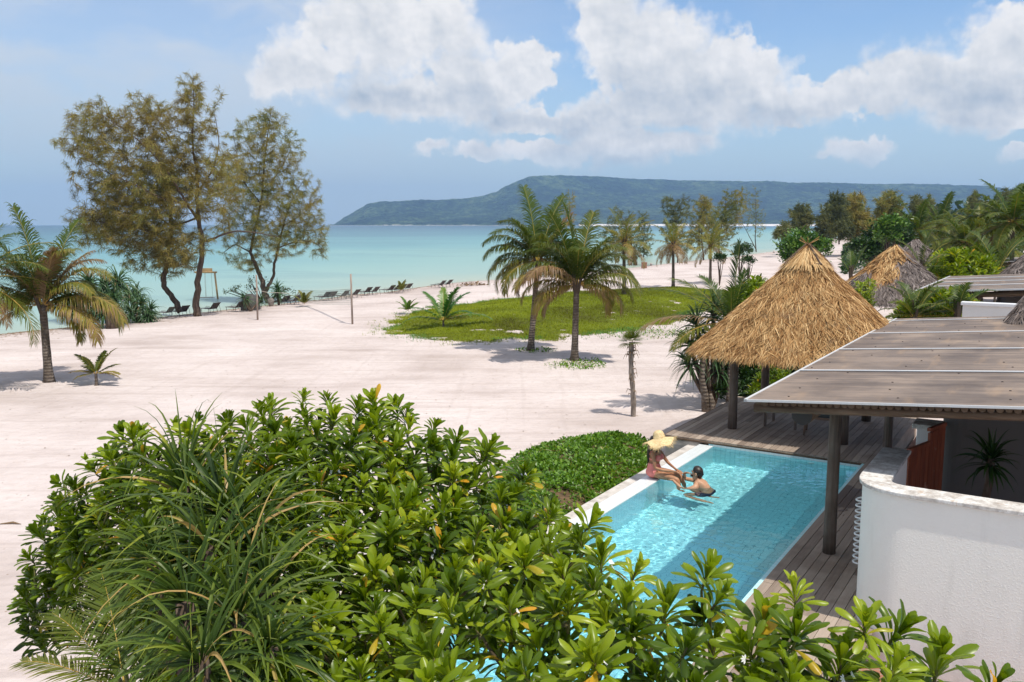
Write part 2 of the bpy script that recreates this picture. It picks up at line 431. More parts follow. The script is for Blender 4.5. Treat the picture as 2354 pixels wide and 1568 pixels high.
def f_sea(nt):
    nt.D = '2D'
    p = nt.pos(); X, Y, Z = nt.sep(p)
    n = nt.noise(nt.mapp(p, scale=(.35, 1, 1)), .018, 4, .55)
    n2 = nt.noise(nt.mapp(p, scale=(.3, 1, 1)), .06, 4, .6)
    d = nt.attr('tint')
    lg = nt.m('ADD', d, nt.m('MULTIPLY', nt.m('SUBTRACT', n, .5), .22))
    lg = nt.m('ADD', lg, nt.m('MULTIPLY', nt.m('SUBTRACT', n2, .5), .06))
    c = nt.ramp(lg, [(0.0, (.38, .43, .34)), (.12, (.29, .42, .37)), (.28, (.225, .395, .365)), (.41, (.14, .32, .335)), (.52, (.082, .21, .26)), (.72, (.045, .12, .18)), (1.0, (.04, .10, .15))])
    weed = nt.m('MULTIPLY', nt.mapr(nt.noise(nt.mapp(p, scale=(.4, 1, 1)), .05, 5, .6), .56, .64, 0, .30), nt.mapr(lg, .03, .25))
    c = nt.mix(weed, c, (.07, .20, .24))
    w = nt.noise(nt.mapp(p, scale=(.5, 1.4, 1), rot=(0, 0, .3)), .9, 5, .6); w2 = nt.noise(nt.mapp(p, scale=(.5, 1.3, 1)), 4, 3, .6)
    return dict(col=c, rough=.30, spec=.13, normal=nt.bump(nt.m('ADD', w, nt.m('MULTIPLY', w2, .25)), .35, .12))
M_sea = mat('shallow sea', fn=f_sea)
def build_sea():
    az = np.radians(np.linspace(-180, 180, 361)); r = np.concatenate([[20], np.geomspace(30, 6600, 140)])
    A, Rr = np.meshgrid(az, r, indexing='ij'); X = Rr * np.sin(A); Y = Rr * np.cos(A)
    D = np.maximum(-shore_d(X, Y), 0)
    # depth grows with distance offshore (log scale)
    lg = np.log10(1 + D / 12.0) / np.log10(1 + 4000 / 12.0)
    mb = MB().grid(np.stack([X, Y, np.full_like(X, SEA)], -1).reshape(-1, 3), len(az), len(r), tint=lg.ravel(), flip=True)
    return tag(mb.build('sea_water', M_sea, smooth_=True), kind='structure')
build_sea()

def f_hill(nt):
    nt.D = '2D'
    p = nt.pos()
    n = nt.noise(p, .018, 6, .7); v = nt.vor(p, .035, 'F1'); n2 = nt.noise(p, .0028, 4, .6); cs = nt.noise(p, .0012, 3, .5)
    f = nt.m('ADD', nt.m('MULTIPLY', n, .6), nt.m('MULTIPLY', n2, .4))
    c = nt.ramp(f, [(.36, (.004, .014, .010)), (.48, (.020, .048, .022)), (.57, (.075, .125, .04)), (.72, (.22, .26, .11))])
    zz = nt.attr('tint')
    c = nt.mix(nt.mapr(zz, .004, .0, 0, 1), c, (.72, .68, .58))
    return dict(col=c, rough=.9, spec=.1, normal=nt.bump(nt.m('ADD', n, nt.m('MULTIPLY', v, -.8)), 1.0, 40))
M_hill = mat('forested hill', fn=f_hill)
def build_hill():
    sky_ = [(756,519),(770,512),(790,500),(815,486),(845,469),(875,464),(960,461),(1010,462),(1060,459),(1100,452),(1140,443),(1165,430),(1190,420),(1215,411),
            (1250,409),(1330,411),(1390,412),(1450,415),(1500,418),(1560,420),(1620,420),(1700,421),(1780,424),(1880,424),(1960,425),(2060,427),(2130,429),(2210,428),(2260,429),(2300,434),(2353,441),(2450,450),(2700,470),(3000,490),(3600,505)]
    xs = np.array([q[0] for q in sky_], float); ys = np.array([q[1] for q in sky_], float)
    nx, ny = 900, 70
    X = np.linspace(756, 3000, nx); S = np.interp(X, xs, ys)
    near = np.interp(X, [756, 1400, 1900, 3600], [4300, 3800, 3400, 3000]); deep = np.interp(X, [756, 1200, 1500, 3600], [700, 1300, 1900, 2200])
    V = np.zeros((nx, ny, 3)); tint = np.zeros((nx, ny))
    for j in range(ny):
        q = j / (ny - 1.0)
        k = min(q / .72, 1.0)
        Y = near + deep * k * 1.0 + (max(q - .72, 0) * 1500)
        top = (CAMZ + (516 - S) / FPX * 1.018 * (near + deep))            # ridge height
        prof = .10 * k + .90 * (k ** 1.7) if True else k
        lowb = np.interp(X, [756, 900, 1300], [0, .35, .0])
        prof = prof * (1 - lowb) + lowb * (k ** .55)
        z = SEA + (top - SEA) * prof
        if q > .72: z = top - (q - .72) * 300
        u = (X - W / 2) / FPX
        xx = u * Y * 1.0 / 1.0 * 1.0
        xx = u * Y / 1.009
        # ravines and tree canopy
        rav = vnoise(xx, Y, 420, 5) * 70 * k * (1 - k * .75) + vnoise(xx, Y, 160, 6) * 26 * k * (1 - k * .6)
        can = vnoise(xx, Y, 22, 7) * 9 + vnoise(xx, Y, 9, 8) * 5
        z = z + (rav + can * (1 if k < 1 else .55)) * (k > .02)
        V[:, j] = np.stack([xx, Y, np.maximum(z, SEA + .4 + (2.5 if q > .0 else 0))], 1)
        tint[:, j] = q * .3
    mb = MB().grid(V.reshape(-1, 3), nx, ny, tint=tint.ravel(), flip=False)
    return tag(mb.build('hills', M_hill, smooth_=True), kind='structure')
build_hill()
# the pale beach that lines the far side of the bay
def far_beach():
    X = np.linspace(1330, 3300, 120); mb = MB()
    near = np.interp(X, [756, 1400, 1900, 3600], [4300, 3800, 3400, 3000])
    u = (X - W / 2) / FPX; V = []
    for dy, z in ((-420, SEA - .3), (-400, SEA + .5), (40, SEA + 7.5)):
        V.append(np.stack([u * (near + dy) / 1.009, near + dy + vnoise(X, X * 0, 120, 4) * 60, np.full_like(X, z)], 1))
    V = np.stack(V, 1)
    mb.grid(V.reshape(-1, 3), len(X), 3, tint=1.0)
    return tag(mb.build('far_beach', mat('distant white sand', (.78, .72, .66), .9), smooth_=True), kind='structure')
far_beach()

def haze():
    m = bpy.data.materials.new('air'); m.use_nodes = True; nt = NT(m.node_tree)
    nt.nodes.remove(nt.nodes['Principled BSDF'])
    v = nt.new('ShaderNodeVolumePrincipled'); v.inputs['Color'].default_value = HAZE_C + (1,); v.inputs['Density'].default_value = HAZE_D; v.inputs['Anisotropy'].default_value = .0
    nt.l.new(v.outputs[0], nt.nodes['Material Output'].inputs['Volume'])
    o = MB().box((0, 0, 145), (13600, 13600, 306)).build('haze', m)
    return tag(o, kind='stuff')
haze()
# ------------------------------------------------------------------ materials of the compound
def tile_fn(ax, size, tilec, groutc, wob=0.0):
    def f(nt):
        o = nt.sep(nt.obj()); v = nt.comb(o[ax[0]], o[ax[1]], 0.0)
        b = nt.new('ShaderNodeTexBrick', offset=0.0, squash=1.0); nt.put(b.inputs['Vector'], v)
        b.inputs['Scale'].default_value = 1.0; b.inputs['Brick Width'].default_value = size; b.inputs['Row Height'].default_value = size
        b.inputs['Mortar Size'].default_value = .003 if size < .15 else .0045; b.inputs['Mortar Smooth'].default_value = .3; b.inputs['Bias'].default_value = 0
        nt.put(b.inputs['Color1'], tilec); nt.put(b.inputs['Color2'], tuple(q * .93 for q in tilec)); nt.put(b.inputs['Mortar'], groutc)
        n = nt.noise(nt.obj(), 1.3, 4)
        c = nt.mix(nt.mapr(n, .4, .7, 0, .25), b.outputs[0], tuple(q * .8 for q in tilec))
        return dict(col=c, rough=.3, spec=.4)
    return f
POOL_T = (.17, .63, .74); POOL_G = (.08, .40, .50)
M_pfloor = mat('pool floor tiles', fn=tile_fn((0, 1), .105, (.37, .83, .90), POOL_G))
M_pwx = mat('pool wall tiles a', fn=tile_fn((0, 2), .105, (.52, .86, .92), POOL_G))
M_pwy = mat('pool wall tiles b', fn=tile_fn((1, 2), .105, (.52, .86, .92), POOL_G))
M_rim = mat('white rim tiles', fn=tile_fn((0, 1), .1, (.74, .78, .79), (.50, .56, .58)))
def f_stone(nt):
    p = nt.obj(); n = nt.noise(p, 4, 6, .65); n2 = nt.noise(p, 1.2, 3)
    c = nt.ramp(n, [(.3, (.33, .30, .27)), (.5, (.55, .51, .47)), (.7, (.68, .65, .61))])
    return dict(col=nt.mix(nt.mapr(n2, .5, .7, 0, .4), c, (.45, .40, .34)), rough=.8, normal=nt.bump(n, .3, .01))
M_stone = mat('pale weathered stone', fn=f_stone)
def f_conc(nt):
    p = nt.obj(); n = nt.noise(p, 3.5, 7, .7); n2 = nt.noise(p, 1.1, 4)
    c = nt.ramp(n, [(.32, (.22, .20, .18)), (.5, (.42, .385, .35)), (.66, (.58, .53, .49))])
    c = nt.mix(nt.mapr(n2, .45, .62, 0, .5), c, (.50, .46, .43))
    return dict(col=c, rough=.9, normal=nt.bump(n, .4, .02))
M_conc = mat('stained concrete', fn=f_conc)
def f_board(nt):
    p = nt.obj(); g = nt.noise(nt.mapp(p, scale=(28, 1.6, 28)), 1.0, 6, .65); n = nt.noise(p, .9, 4, .6); t = nt.attr()
    f = nt.m('ADD', nt.m('MULTIPLY', g, .5), nt.m('MULTIPLY', t, .5))
    c = nt.ramp(f, [(.2, (.15, .112, .088)), (.45, (.275, .215, .172)), (.7, (.39, .315, .255)), (.9, (.48, .40, .335))])
    c = nt.mix(nt.mapr(n, .52, .72, 0, .45), c, (.13, .085, .06))
    kn = nt.mapr(nt.vor(nt.mapp(p, scale=(7, 1.2, 7)), 1.0), .09, .04); c = nt.mix(nt.m('MULTIPLY', kn, .6), c, (.07, .045, .035))
    wc = np.array(w2c(*atz(1946, 1143, .6)[:2])) - (-1.8, .2); q = nt.v('LENGTH', nt.v('MULTIPLY', nt.v('SUBTRACT', p, (wc[0], wc[1], 0)), (1.5, .8, 0)))
    wet = nt.mapr(nt.m('ADD', q, nt.m('MULTIPLY', nt.noise(p, 5, 4, .6), 1.1)), 1.18, 1.05, 0, .8)
    c = nt.mix(wet, c, (.075, .042, .032))
    return dict(col=c, rough=nt.m('SUBTRACT', .75, nt.m('MULTIPLY', wet, .5)), spec=.3, normal=nt.bump(g, .3, .006))
M_board = mat('weathered deck boards', fn=f_board)
def f_post(nt):
    p = nt.obj(); g = nt.noise(nt.mapp(p, scale=(30, 30, 1.2)), 1.0, 6, .65); n = nt.noise(p, 2.2, 4, .6)
    c = nt.ramp(nt.m('ADD', nt.m('MULTIPLY', g, .6), nt.m('MULTIPLY', n, .4)), [(.3, (.06, .042, .032)), (.5, (.125, .092, .072)), (.72, (.215, .165, .135))])
    return dict(col=c, rough=.8, spec=.3, normal=nt.bump(g, .5, .01))
M_post = mat('weathered timber post', fn=f_post)
def f_log(nt):
    p = nt.obj(); g = nt.noise(nt.mapp(p, scale=(1.4, 26, 26)), 1.0, 6, .65); n = nt.noise(p, 1.4, 4, .6)
    c = nt.ramp(nt.m('ADD', nt.m('MULTIPLY', g, .6), nt.m('MULTIPLY', n, .4)), [(.3, (.05, .032, .022)), (.5, (.12, .078, .052)), (.72, (.22, .15, .105))])
    return dict(col=c, rough=.8, spec=.3, normal=nt.bump(g, .5, .01))
M_log = mat('dark timber log', fn=f_log)
def f_plaster(nt):
    p = nt.obj(); n = nt.noise(p, 48, 3, .6); n2 = nt.noise(p, .8, 4, .6); n3 = nt.noise(nt.mapp(p, scale=(3, 3, .5)), 1.0, 5, .6)
    c = nt.mix(nt.mapr(n2, .4, .7, 0, .4), (.84, .825, .785), (.78, .765, .72))
    c = nt.mix(nt.mapr(n3, .56, .74, 0, .28), c, (.48, .47, .44))
    return dict(col=c, rough=.85, spec=.25, normal=nt.bump(nt.m('MAXIMUM', n, .48), .45, .016))
M_plaster = mat('textured white plaster', fn=f_plaster)
def f_cope(nt):
    p = nt.obj(); n = nt.noise(p, 5, 7, .7); n2 = nt.noise(p, 17, 5, .7)
    c = nt.ramp(nt.m('ADD', nt.m('MULTIPLY', n, .7), nt.m('MULTIPLY', n2, .3)), [(.36, (.33, .29, .26)), (.47, (.52, .49, .46)), (.56, (.74, .73, .71))])
    br = nt.mapr(nt.noise(p, 7, 6, .7), .60, .66); c = nt.mix(nt.m('MULTIPLY', br, .7), c, (.50, .36, .25))
    return dict(col=c, rough=.7, normal=nt.bump(n2, .3, .008))
M_cope = mat('stained wall coping', fn=f_cope)
M_paint = mat('white paint', (.74, .75, .76), .5)
M_trim = mat('pale aluminium trim', (.62, .62, .62), .45)
def f_rust(nt):
    p = nt.obj(); n = nt.noise(nt.mapp(p, scale=(8, 8, 1.4)), 1.0, 5, .6); n2 = nt.noise(p, 5, 6, .7)
    c = nt.ramp(n, [(.35, (.20, .045, .018)), (.6, (.34, .085, .035))])
    return dict(col=nt.mix(nt.mapr(n2, .60, .68, 0, .7), c, (.42, .30, .24)), rough=.55)
M_gate = mat('red brown stained wood', fn=f_rust)
M_hole = mat('dark screw heads', (.05, .035, .03), .7)
M_black = mat('black metal', (.03, .03, .032), .5)
def f_roof(nt):
    p = nt.obj()
    st = nt.noise(nt.mapp(p, scale=(.22, 7, 1)), 1.0, 6, .75); lo = nt.noise(nt.mapp(p, scale=(1.1, 1.2, 1), rot=(0, 0, .5)), 1.0, 5, .6)
    di = nt.noise(nt.mapp(p, scale=(1.9, .35, 1), rot=(0, 0, .9)), 1.6, 3, .6)
    f = nt.m('ADD', nt.m('MULTIPLY', st, .5), nt.m('MULTIPLY', lo, .5))
    c = nt.ramp(f, [(.38, (.10, .075, .060)), (.5, (.185, .142, .112)), (.62, (.31, .235, .18))])
    c = nt.mix(nt.mapr(di, .54, .72, 0, .36), c, (.42, .28, .165))
    return dict(col=c, rough=.6, spec=.35, normal=nt.bump(st, .25, .01))
M_roof = mat('bitumen sheet roofing', fn=f_roof)
def f_straw(nt):
    p = nt.obj(); t = nt.attr(); n = nt.noise(p, 1.1, 4, .6)
    f = nt.m('ADD', nt.m('MULTIPLY', t, .75), nt.m('MULTIPLY', nt.m('SUBTRACT', n, .5), .6))
    c = nt.ramp(f, [(.0, (.13, .06, .022)), (.25, (.33, .17, .062)), (.5, (.54, .338, .150)), (.85, (.74, .54, .285))])
    c = nt.mix(nt.mapr(nt.noise(p, 2.6, 4, .6), .56, .70, 0, .45), c, (.24, .16, .095))
    return dict(col=c, rough=.8, spec=.2)
M_straw = mat('golden thatch', fn=f_straw)
def f_grey(nt):
    p = nt.obj(); t = nt.attr(); n = nt.noise(p, 1.4, 4, .6)
    f = nt.m('ADD', nt.m('MULTIPLY', t, .75), nt.m('MULTIPLY', nt.m('SUBTRACT', n, .5), .5))
    c = nt.ramp(f, [(.0, (.09, .07, .06)), (.4, (.20, .165, .15)), (.85, (.36, .31, .29))])
    return dict(col=c, rough=.85, spec=.2)
M_greythatch = mat('weathered grey thatch', fn=f_grey)

# ------------------------------------------------------------------ swimming pool
DECK_Z, RIM_Z, WATER_Z, FLOOR_Z = .60, .50, .487, -.72
PL, PW = -11.6, -3.0
pool = thing('swimming_pool', 'long blue tiled swimming pool with a white tiled overflow rim beside the timber deck', 'swimming pool', c2w(0, 0, 0), ROT)
MB().grid([(PW - .01, PL - .01, FLOOR_Z), (.01, PL - .01, FLOOR_Z), (PW - .01, .01, FLOOR_Z), (.01, .01, FLOOR_Z)], 2, 2, flip=True).build('pool_floor', M_pfloor, pool, local=True)
MB().box((PW / 2, .10, -.18), (-PW + .2, .2, 1.5)).build('basin_wall', M_pwx, pool, local=True)
MB().box((PW / 2, PL - .10, -.14), (-PW + .2, .2, 1.25)).build('basin_wall', M_pwx, pool, local=True)
MB().box((.10, PL / 2, -.1715), (.196, -PL, 1.49)).build('basin_wall', M_pwy, pool, local=True)
MB().box((PW - .15, PL / 2, -.14), (.30, -PL, 1.25)).build('basin_wall', M_pwy, pool, local=True)
MB().box((PW - .15, PL / 2 - .1, RIM_Z - .012), (.31, -PL + .2, .03)).build('rim', M_rim, pool, local=True, bevel=.006)
MB().box((PW / 2, PL - .10, RIM_Z - .012), (-PW, .22, .0305)).build('rim', M_rim, pool, local=True, bevel=.006)
gut = MB().box((PW - .335, PL / 2, .38), (.05, -PL, .1)); gut.build('gutter', M_log, pool, local=True)
MB().box((PW - .47, PL / 2, .20), (.22, -PL + .2, .50)).build('ledge', M_stone, pool, local=True, bevel=.01)
dr = MB().lathe([(.0, .012), (.05, .012), (.062, .004), (.062, 0)], n=20)
dr.xf(lambda v: np.stack([v[:, 0] - .95, -v[:, 2] - .002, v[:, 1] + .30], 1)).build('inlet', M_paint, pool, local=True, smooth_=True)

def water():
    nx, ny = 130, 500
    X, Y = np.meshgrid(np.linspace(PW, 0, nx), np.linspace(PL, 0, ny), indexing='ij')
    Z = np.zeros_like(X); r = np.random.RandomState(3)
    for k in range(46):
        L = .075 * (5.5 ** r.rand()); a = r.uniform(0, 6.28); p = r.uniform(0, 6.28)
        Z += .0007 * L ** .95 * np.sin(6.2832 / L * (X * np.cos(a) + Y * np.sin(a)) + p + .8 * np.sin(X * 1.7 + Y * .9 + k))
    env = .8 + .7 * (vnoise(X, Y, 1.3, 9) + .5)
    V = np.stack([X, Y, WATER_Z + Z * env], -1)
    def fw(nt): return dict()
    m = bpy.data.materials.new('pool water'); m.use_nodes = True; b = m.node_tree.nodes['Principled BSDF']
    b.inputs['Transmission Weight'].default_value = 1; b.inputs['Roughness'].default_value = 0; b.inputs['IOR'].default_value = 1.33
    b.inputs['Base Color'].default_value = (.88, .985, 1, 1)
    me = MB().grid(V.reshape(-1, 3), nx, ny)
    o = me.build('pool_water', m, None, smooth_=True, local=True)
    o.location = tuple(c2w(0, 0, 0)); o.rotation_euler = (0, 0, ROT)
    o.cycles.is_caustics_caster = True
    return tag(o, kind='structure')
water()
for o in kids(pool): o.cycles.is_caustics_receiver = True

# ------------------------------------------------------------------ timber deck
deck = thing('timber_deck', 'weathered grey brown timber deck wrapping the far end and right side of the pool', 'deck', c2w(-1.8, .2, 0), ROT)
mb = MB(); bw, gap = .135, .009
r = np.random.RandomState(11)
t = -4.12
while t < 1.45:
    s0, s1 = (.02, 5.1) if t < -.02 else ((PL - 1.2, .012) if t > .25 else (PL - 1.2, 5.1))
    runs = [(s0, s1)]
    if t > .25: runs = [(PL - 1.2, 1.6)]
    for a, b in runs:
        cuts = [a]; q = a + r.uniform(1.2, 4)
        while q < b - .6: cuts.append(q); q += r.uniform(2.6, 4.2)
        cuts.append(b)
        for u, w in zip(cuts[:-1], cuts[1:]):
            z = DECK_Z - .015 + r.uniform(-.0015, .0015)
            if t > -.13 and t < -.005 and u < .02: continue
            mb.box((t + bw / 2, (u + w) / 2, z), (bw - gap, w - u - .004, .03), tint=r.uniform(.15, .95))
    t += bw
mb.comp().build('boards', M_board, deck)
MB().box((-1.50, -.012, .5125), (2.98, .020, .045)).comp().build('tile_band', mat('white waterline tiles', fn=tile_fn((0, 2), .1, (.74, .78, .79), (.45, .52, .55))), deck)
MB().box((-1.79, -.004, DECK_Z - .045), (4.66, .035, .034), tint=.5).comp().build('fascia', M_log, deck)
MB().box((-4.135, 2.58, DECK_Z - .06), (.03, 5.1, .11), tint=.5).comp().build('fascia', M_log, deck)
MB().box((.29, 3.3, DECK_Z - .25), (.03, 3.4, .48), tint=.8).comp().build('fascia', M_board, deck)
MB().box((-3.70, .13, .02), (.80, .2, 1.0)).comp().build('retaining_wall', M_conc, deck)
MB().box((-4.0, 2.6, .02), (.2, 4.8, .98)).comp().build('retaining_wall', M_conc, deck)
MB().box((.75, -4.9, .05), (1.06, 12.9, 1.0)).comp().build('plinth', M_conc, deck)
def f_wet(nt):
    return dict(col=(.06, .035, .028), rough=.25)
# courtyard floor to the right
def f_brick(nt):
    b = nt.new('ShaderNodeTexBrick'); nt.put(b.inputs['Vector'], nt.obj()); b.inputs['Scale'].default_value = 1
    b.inputs['Brick Width'].default_value = .22; b.inputs['Row Height'].default_value = .11; b.inputs['Mortar Size'].default_value = .006
    nt.put(b.inputs['Color1'], (.30, .13, .08)); nt.put(b.inputs['Color2'], (.38, .18, .11)); nt.put(b.inputs['Mortar'], (.30, .26, .22))
    return dict(col=b.outputs[0], rough=.85)
M_brick = mat('terracotta paving', fn=f_brick)
tag(MB().box((5.6, -1.0, .10), (10.5, 14.4, .16)).comp().build('courtyard_paving', M_brick), kind='structure')

# ------------------------------------------------------------------ villa: flat roof on posts, white wall behind
villa = thing('villa', 'near villa with a big flat brown sheet roof on timber posts', 'villa', c2w(3.5, -1, 0), ROT)
RS0, RS1, RT0, RT1, RZ, RSL = -6.83, 4.45, -.19, 9.0, 3.0, .084
def roof_z(t): return RZ + (t - RT0) * RSL
def roof_slab(s0, s1, t0, t1, z0, sl, th, fr=None, dz=0.0):
    m = MB(); V = []
    for s_ in (s0, s1):
        for t_ in (t0, t1):
            for q in (0, -th): V.append((t_, s_, z0 + (t_ - RT0) * sl + q + dz))
    V = np.array(V)   # order: s0t0 top,bot ; s0t1 ; s1t0 ; s1t1
    m.add(V, Q=[(0, 2, 6, 4), (1, 5, 7, 3), (0, 1, 3, 2), (4, 6, 7, 5), (0, 4, 5, 1), (2, 3, 7, 6)])
    return m
roof_slab(RS0, RS1, RT0, RT1, RZ, RSL, .022).comp().build('roof', M_roof, villa)
# slightly lapped sheets
roof = kids(villa)[-1]
for s_ in (-4.27, -1.63, 1.05, 3.77):
    m = roof_slab(s_ - .026, s_ + .026, RT0 - .01, RT1, RZ, RSL, .012, dz=.02)
    m.comp().build('ridge_strip', M_paint, roof)
roof_slab(RS0 - .03, RS0 - .005, RT0 - .03, RT1, RZ, RSL, .028, dz=.004).comp().build('trim', M_trim, roof)
roof_slab(RS0 - .03, RS1, RT0 - .032, RT0 + .004, RZ, RSL, .036, dz=.010).comp().build('trim', M_trim, roof)
mb = MB(); r = np.random.RandomState(5)
for s_ in np.arange(RS0 + .35, RS1, .66):
    for t_ in np.arange(RT0 + .2 + r.uniform(0, .6), 7, 1.25):
        tt = t_ + r.uniform(-.15, .15); ss = s_ + r.uniform(-.12, .12)
        mb.lathe([(.0, .010), (.012, .008), (.015, 0)], c=(tt, ss, roof_z(tt) + .0005), n=8)
tag(mb.comp().build('screw_heads', M_hole, roof), kind='stuff')
# poles laid side by side under the sheets
mb = MB(); r = np.random.RandomState(6)
for k, t_ in enumerate(np.arange(RT0 + .12, RT1 - .1, .086)):
    z = roof_z(t_) - .022 - .034
    mb.tube([(t_, RS0 + .06 + r.uniform(0, .05), z), (t_ + r.uniform(-.01, .01), -1.0, z), (t_, RS1 - .1, z)], .040, n=8, tint=r.rand())
mb.comp().build('ceiling_poles', M_log, villa, smooth_=False)
def logbeam(a, b, rad, parent, name='beam', mt=None, n=14):
    a = np.array(a, float); b = np.array(b, float); k = 9
    P = [a + (b - a) * i / (k - 1.0) for i in range(k)]; rr = [rad * (1 + .04 * math.sin(i * 2.1)) for i in range(k)]
    return MB().tube(P, rr, n=n).comp().build(name, mt or M_log, parent, smooth_=True)
bz = lambda t_, d: roof_z(t_) - .022 - .072 - d
logbeam((RT0 + .03, RS0 + .24, bz(RT0, .05)), (RT1, RS0 + .24, bz(RT1, .05)), .060, villa)
logbeam((.33, -6.15, bz(.33, .22)), (.33, 4.2, bz(.33, .22)), .135, villa)
# the hollow-looking end grain of the long beam
MB().lathe([(0, .0), (.05, .004), (.10, .0), (.132, -.004)], n=20).xf(lambda v: np.stack([v[:, 0] + .33, -v[:, 2] - 6.156, v[:, 1] + bz(.33, .22)], 1)).comp().build('beam_end', mat('dark end grain', (.055, .05, .05), .9), villa, smooth_=True)
def post(t_, s_, z0, z1, rad, parent, lean=(0, 0)):
    P = [(t_ + lean[0] * q, s_ + lean[1] * q, z0 + (z1 - z0) * q) for q in np.linspace(0, 1, 7)]
    return MB().tube(P, rad * np.array([1.06, 1.03, 1, .99, .98, .97, .97]), n=14).comp().build('post', M_post, parent, smooth_=True)
post(.56, -5.22, DECK_Z, bz(.33, .02), .083, villa)
post(.33, .75, .2, bz(.33, .02), .083, villa)
# white wall of the villa under the roof, rounded corner at the left
def curved_wall(path, z0, z1, th, name, m, parent, rnd=.5, n=12):
    # path: list of (t, s) centre line with rounded corners
    P = [np.array(path[0], float)]
    for i in range(1, len(path) - 1):
        p = np.array(path[i], float); a = np.array(path[i - 1], float) - p; b = np.array(path[i + 1], float) - p
        a /= np.linalg.norm(a); b /= np.linalg.norm(b)
        p0 = p + a * rnd; p1 = p + b * rnd
        for q in np.linspace(0, 1, n):
            P.append((1 - q) ** 2 * p0 + 2 * q * (1 - q) * p + q * q * p1)
    P.append(np.array(path[-1], float)); P = np.array(P)
    tg = np.gradient(P, axis=0); tg[0] = P[1] - P[0]; tg[-1] = P[-1] - P[-2]; tg /= np.linalg.norm(tg, axis=1)[:, None]
    nn = np.stack([-tg[:, 1], tg[:, 0]], 1)
    V = []
    for p, q in zip(P, nn):
        for sgn, z in ((-1, z0), (-1, z1), (1, z1), (1, z0)):
            V.append((p[0] + q[0] * th / 2 * sgn, p[1] + q[1] * th / 2 * sgn, z))
    m_ = MB(); k = len(P); Q = []
    for i in range(k - 1):
        for j in range(4): Q.append((i * 4 + j, i * 4 + (j + 1) % 4, i * 4 + 4 + (j + 1) % 4, i * 4 + 4 + j))
    Q += [(0, 3, 2, 1), ((k - 1) * 4, (k - 1) * 4 + 1, (k - 1) * 4 + 2, (k - 1) * 4 + 3)]
    m_.add(V, Q=Q)
    return m_.comp().build(name, m, parent, bevel=.008)
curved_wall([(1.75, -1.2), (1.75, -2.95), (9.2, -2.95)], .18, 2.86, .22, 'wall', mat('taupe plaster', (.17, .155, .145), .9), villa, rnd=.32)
# ------------------------------------------------------------------ courtyard wall
cw = thing('courtyard_wall', 'white textured courtyard wall with a rounded corner and stained coping at the lower right', 'wall', c2w(2.0, -7.2, 0), ROT)
WZ = 2.27
curved_wall([(1.39, -5.42), (1.39, -7.28), (5.4, -7.28)], .1, WZ - .045, .27, 'wall', M_plaster, cw, rnd=.42, n=22)
curved_wall([(1.39, -5.40), (1.39, -7.28), (5.4, -7.28)], WZ - .045, WZ, .345, 'coping', M_cope, cw, rnd=.42, n=22)
# pillar and gate
pil = thing('gate_pillar', 'square white gate pillar with a flat stained cap', 'pillar', c2w(1.5, -3.15, 0), ROT)
MB().box((1.5, -3.15, 1.12), (.30, .34, 2.0)).comp().build('shaft', M_paint, pil, bevel=.01)
MB().box((1.5, -3.15, 2.16), (.42, .46, .08)).comp().build('cap', M_cope, pil, bevel=.012)
gate = thing('wooden_gate', 'open red brown wooden gate beside the white pillar', 'gate', c2w(1.33, -4.2, 0), ROT)
r = np.random.RandomState(8)
mb = MB(); g0 = np.array([1.73, -3.34]); g1 = np.array([1.40, -4.50]); gd = (g1 - g0) / np.linalg.norm(g1 - g0); ga = math.atan2(gd[1], gd[0])
for k in range(9):
    p = g0 + gd * (.065 + k * .133); zt = 2.22 - .012 * k if k < 4 else 2.02
    mb.box((p[0], p[1], (zt + .32) / 2), (.125, .035, zt - .32), rz=ga, tint=r.rand())
mb.comp().build('planks', M_gate, gate)
p = g0 + gd * .26; MB().box((p[0], p[1], 2.235), (.56, .055, .05), rz=ga).comp().build('top_rail', M_gate, gate)
p = g0 + gd * .85; MB().box((p[0], p[1], 2.035), (.66, .055, .05), rz=ga).comp().build('top_rail', M_gate, gate)
MB().box((1.70, -3.36, 1.5), (.03, .05, .22)).comp().build('hinge', M_black, gate)
# white rings stacked at the side of the wall
rings = thing('wall_fitting', 'stack of thin white curved rings fixed to the side of the rounded white wall', 'wall fitting', c2w(1.22, -6.25, .9), ROT)
for k in range(12):
    z = 1.02 + k * .073; a = np.linspace(R(40), R(320), 22)
    P = np.stack([1.20 - .0 + .095 * np.cos(a), -6.42 + .095 * np.sin(a), np.full(22, z) + .012 * np.cos(a)], 1)
    MB().tube(P, .011, n=8).comp().build('ring', M_paint, rings, smooth_=True)

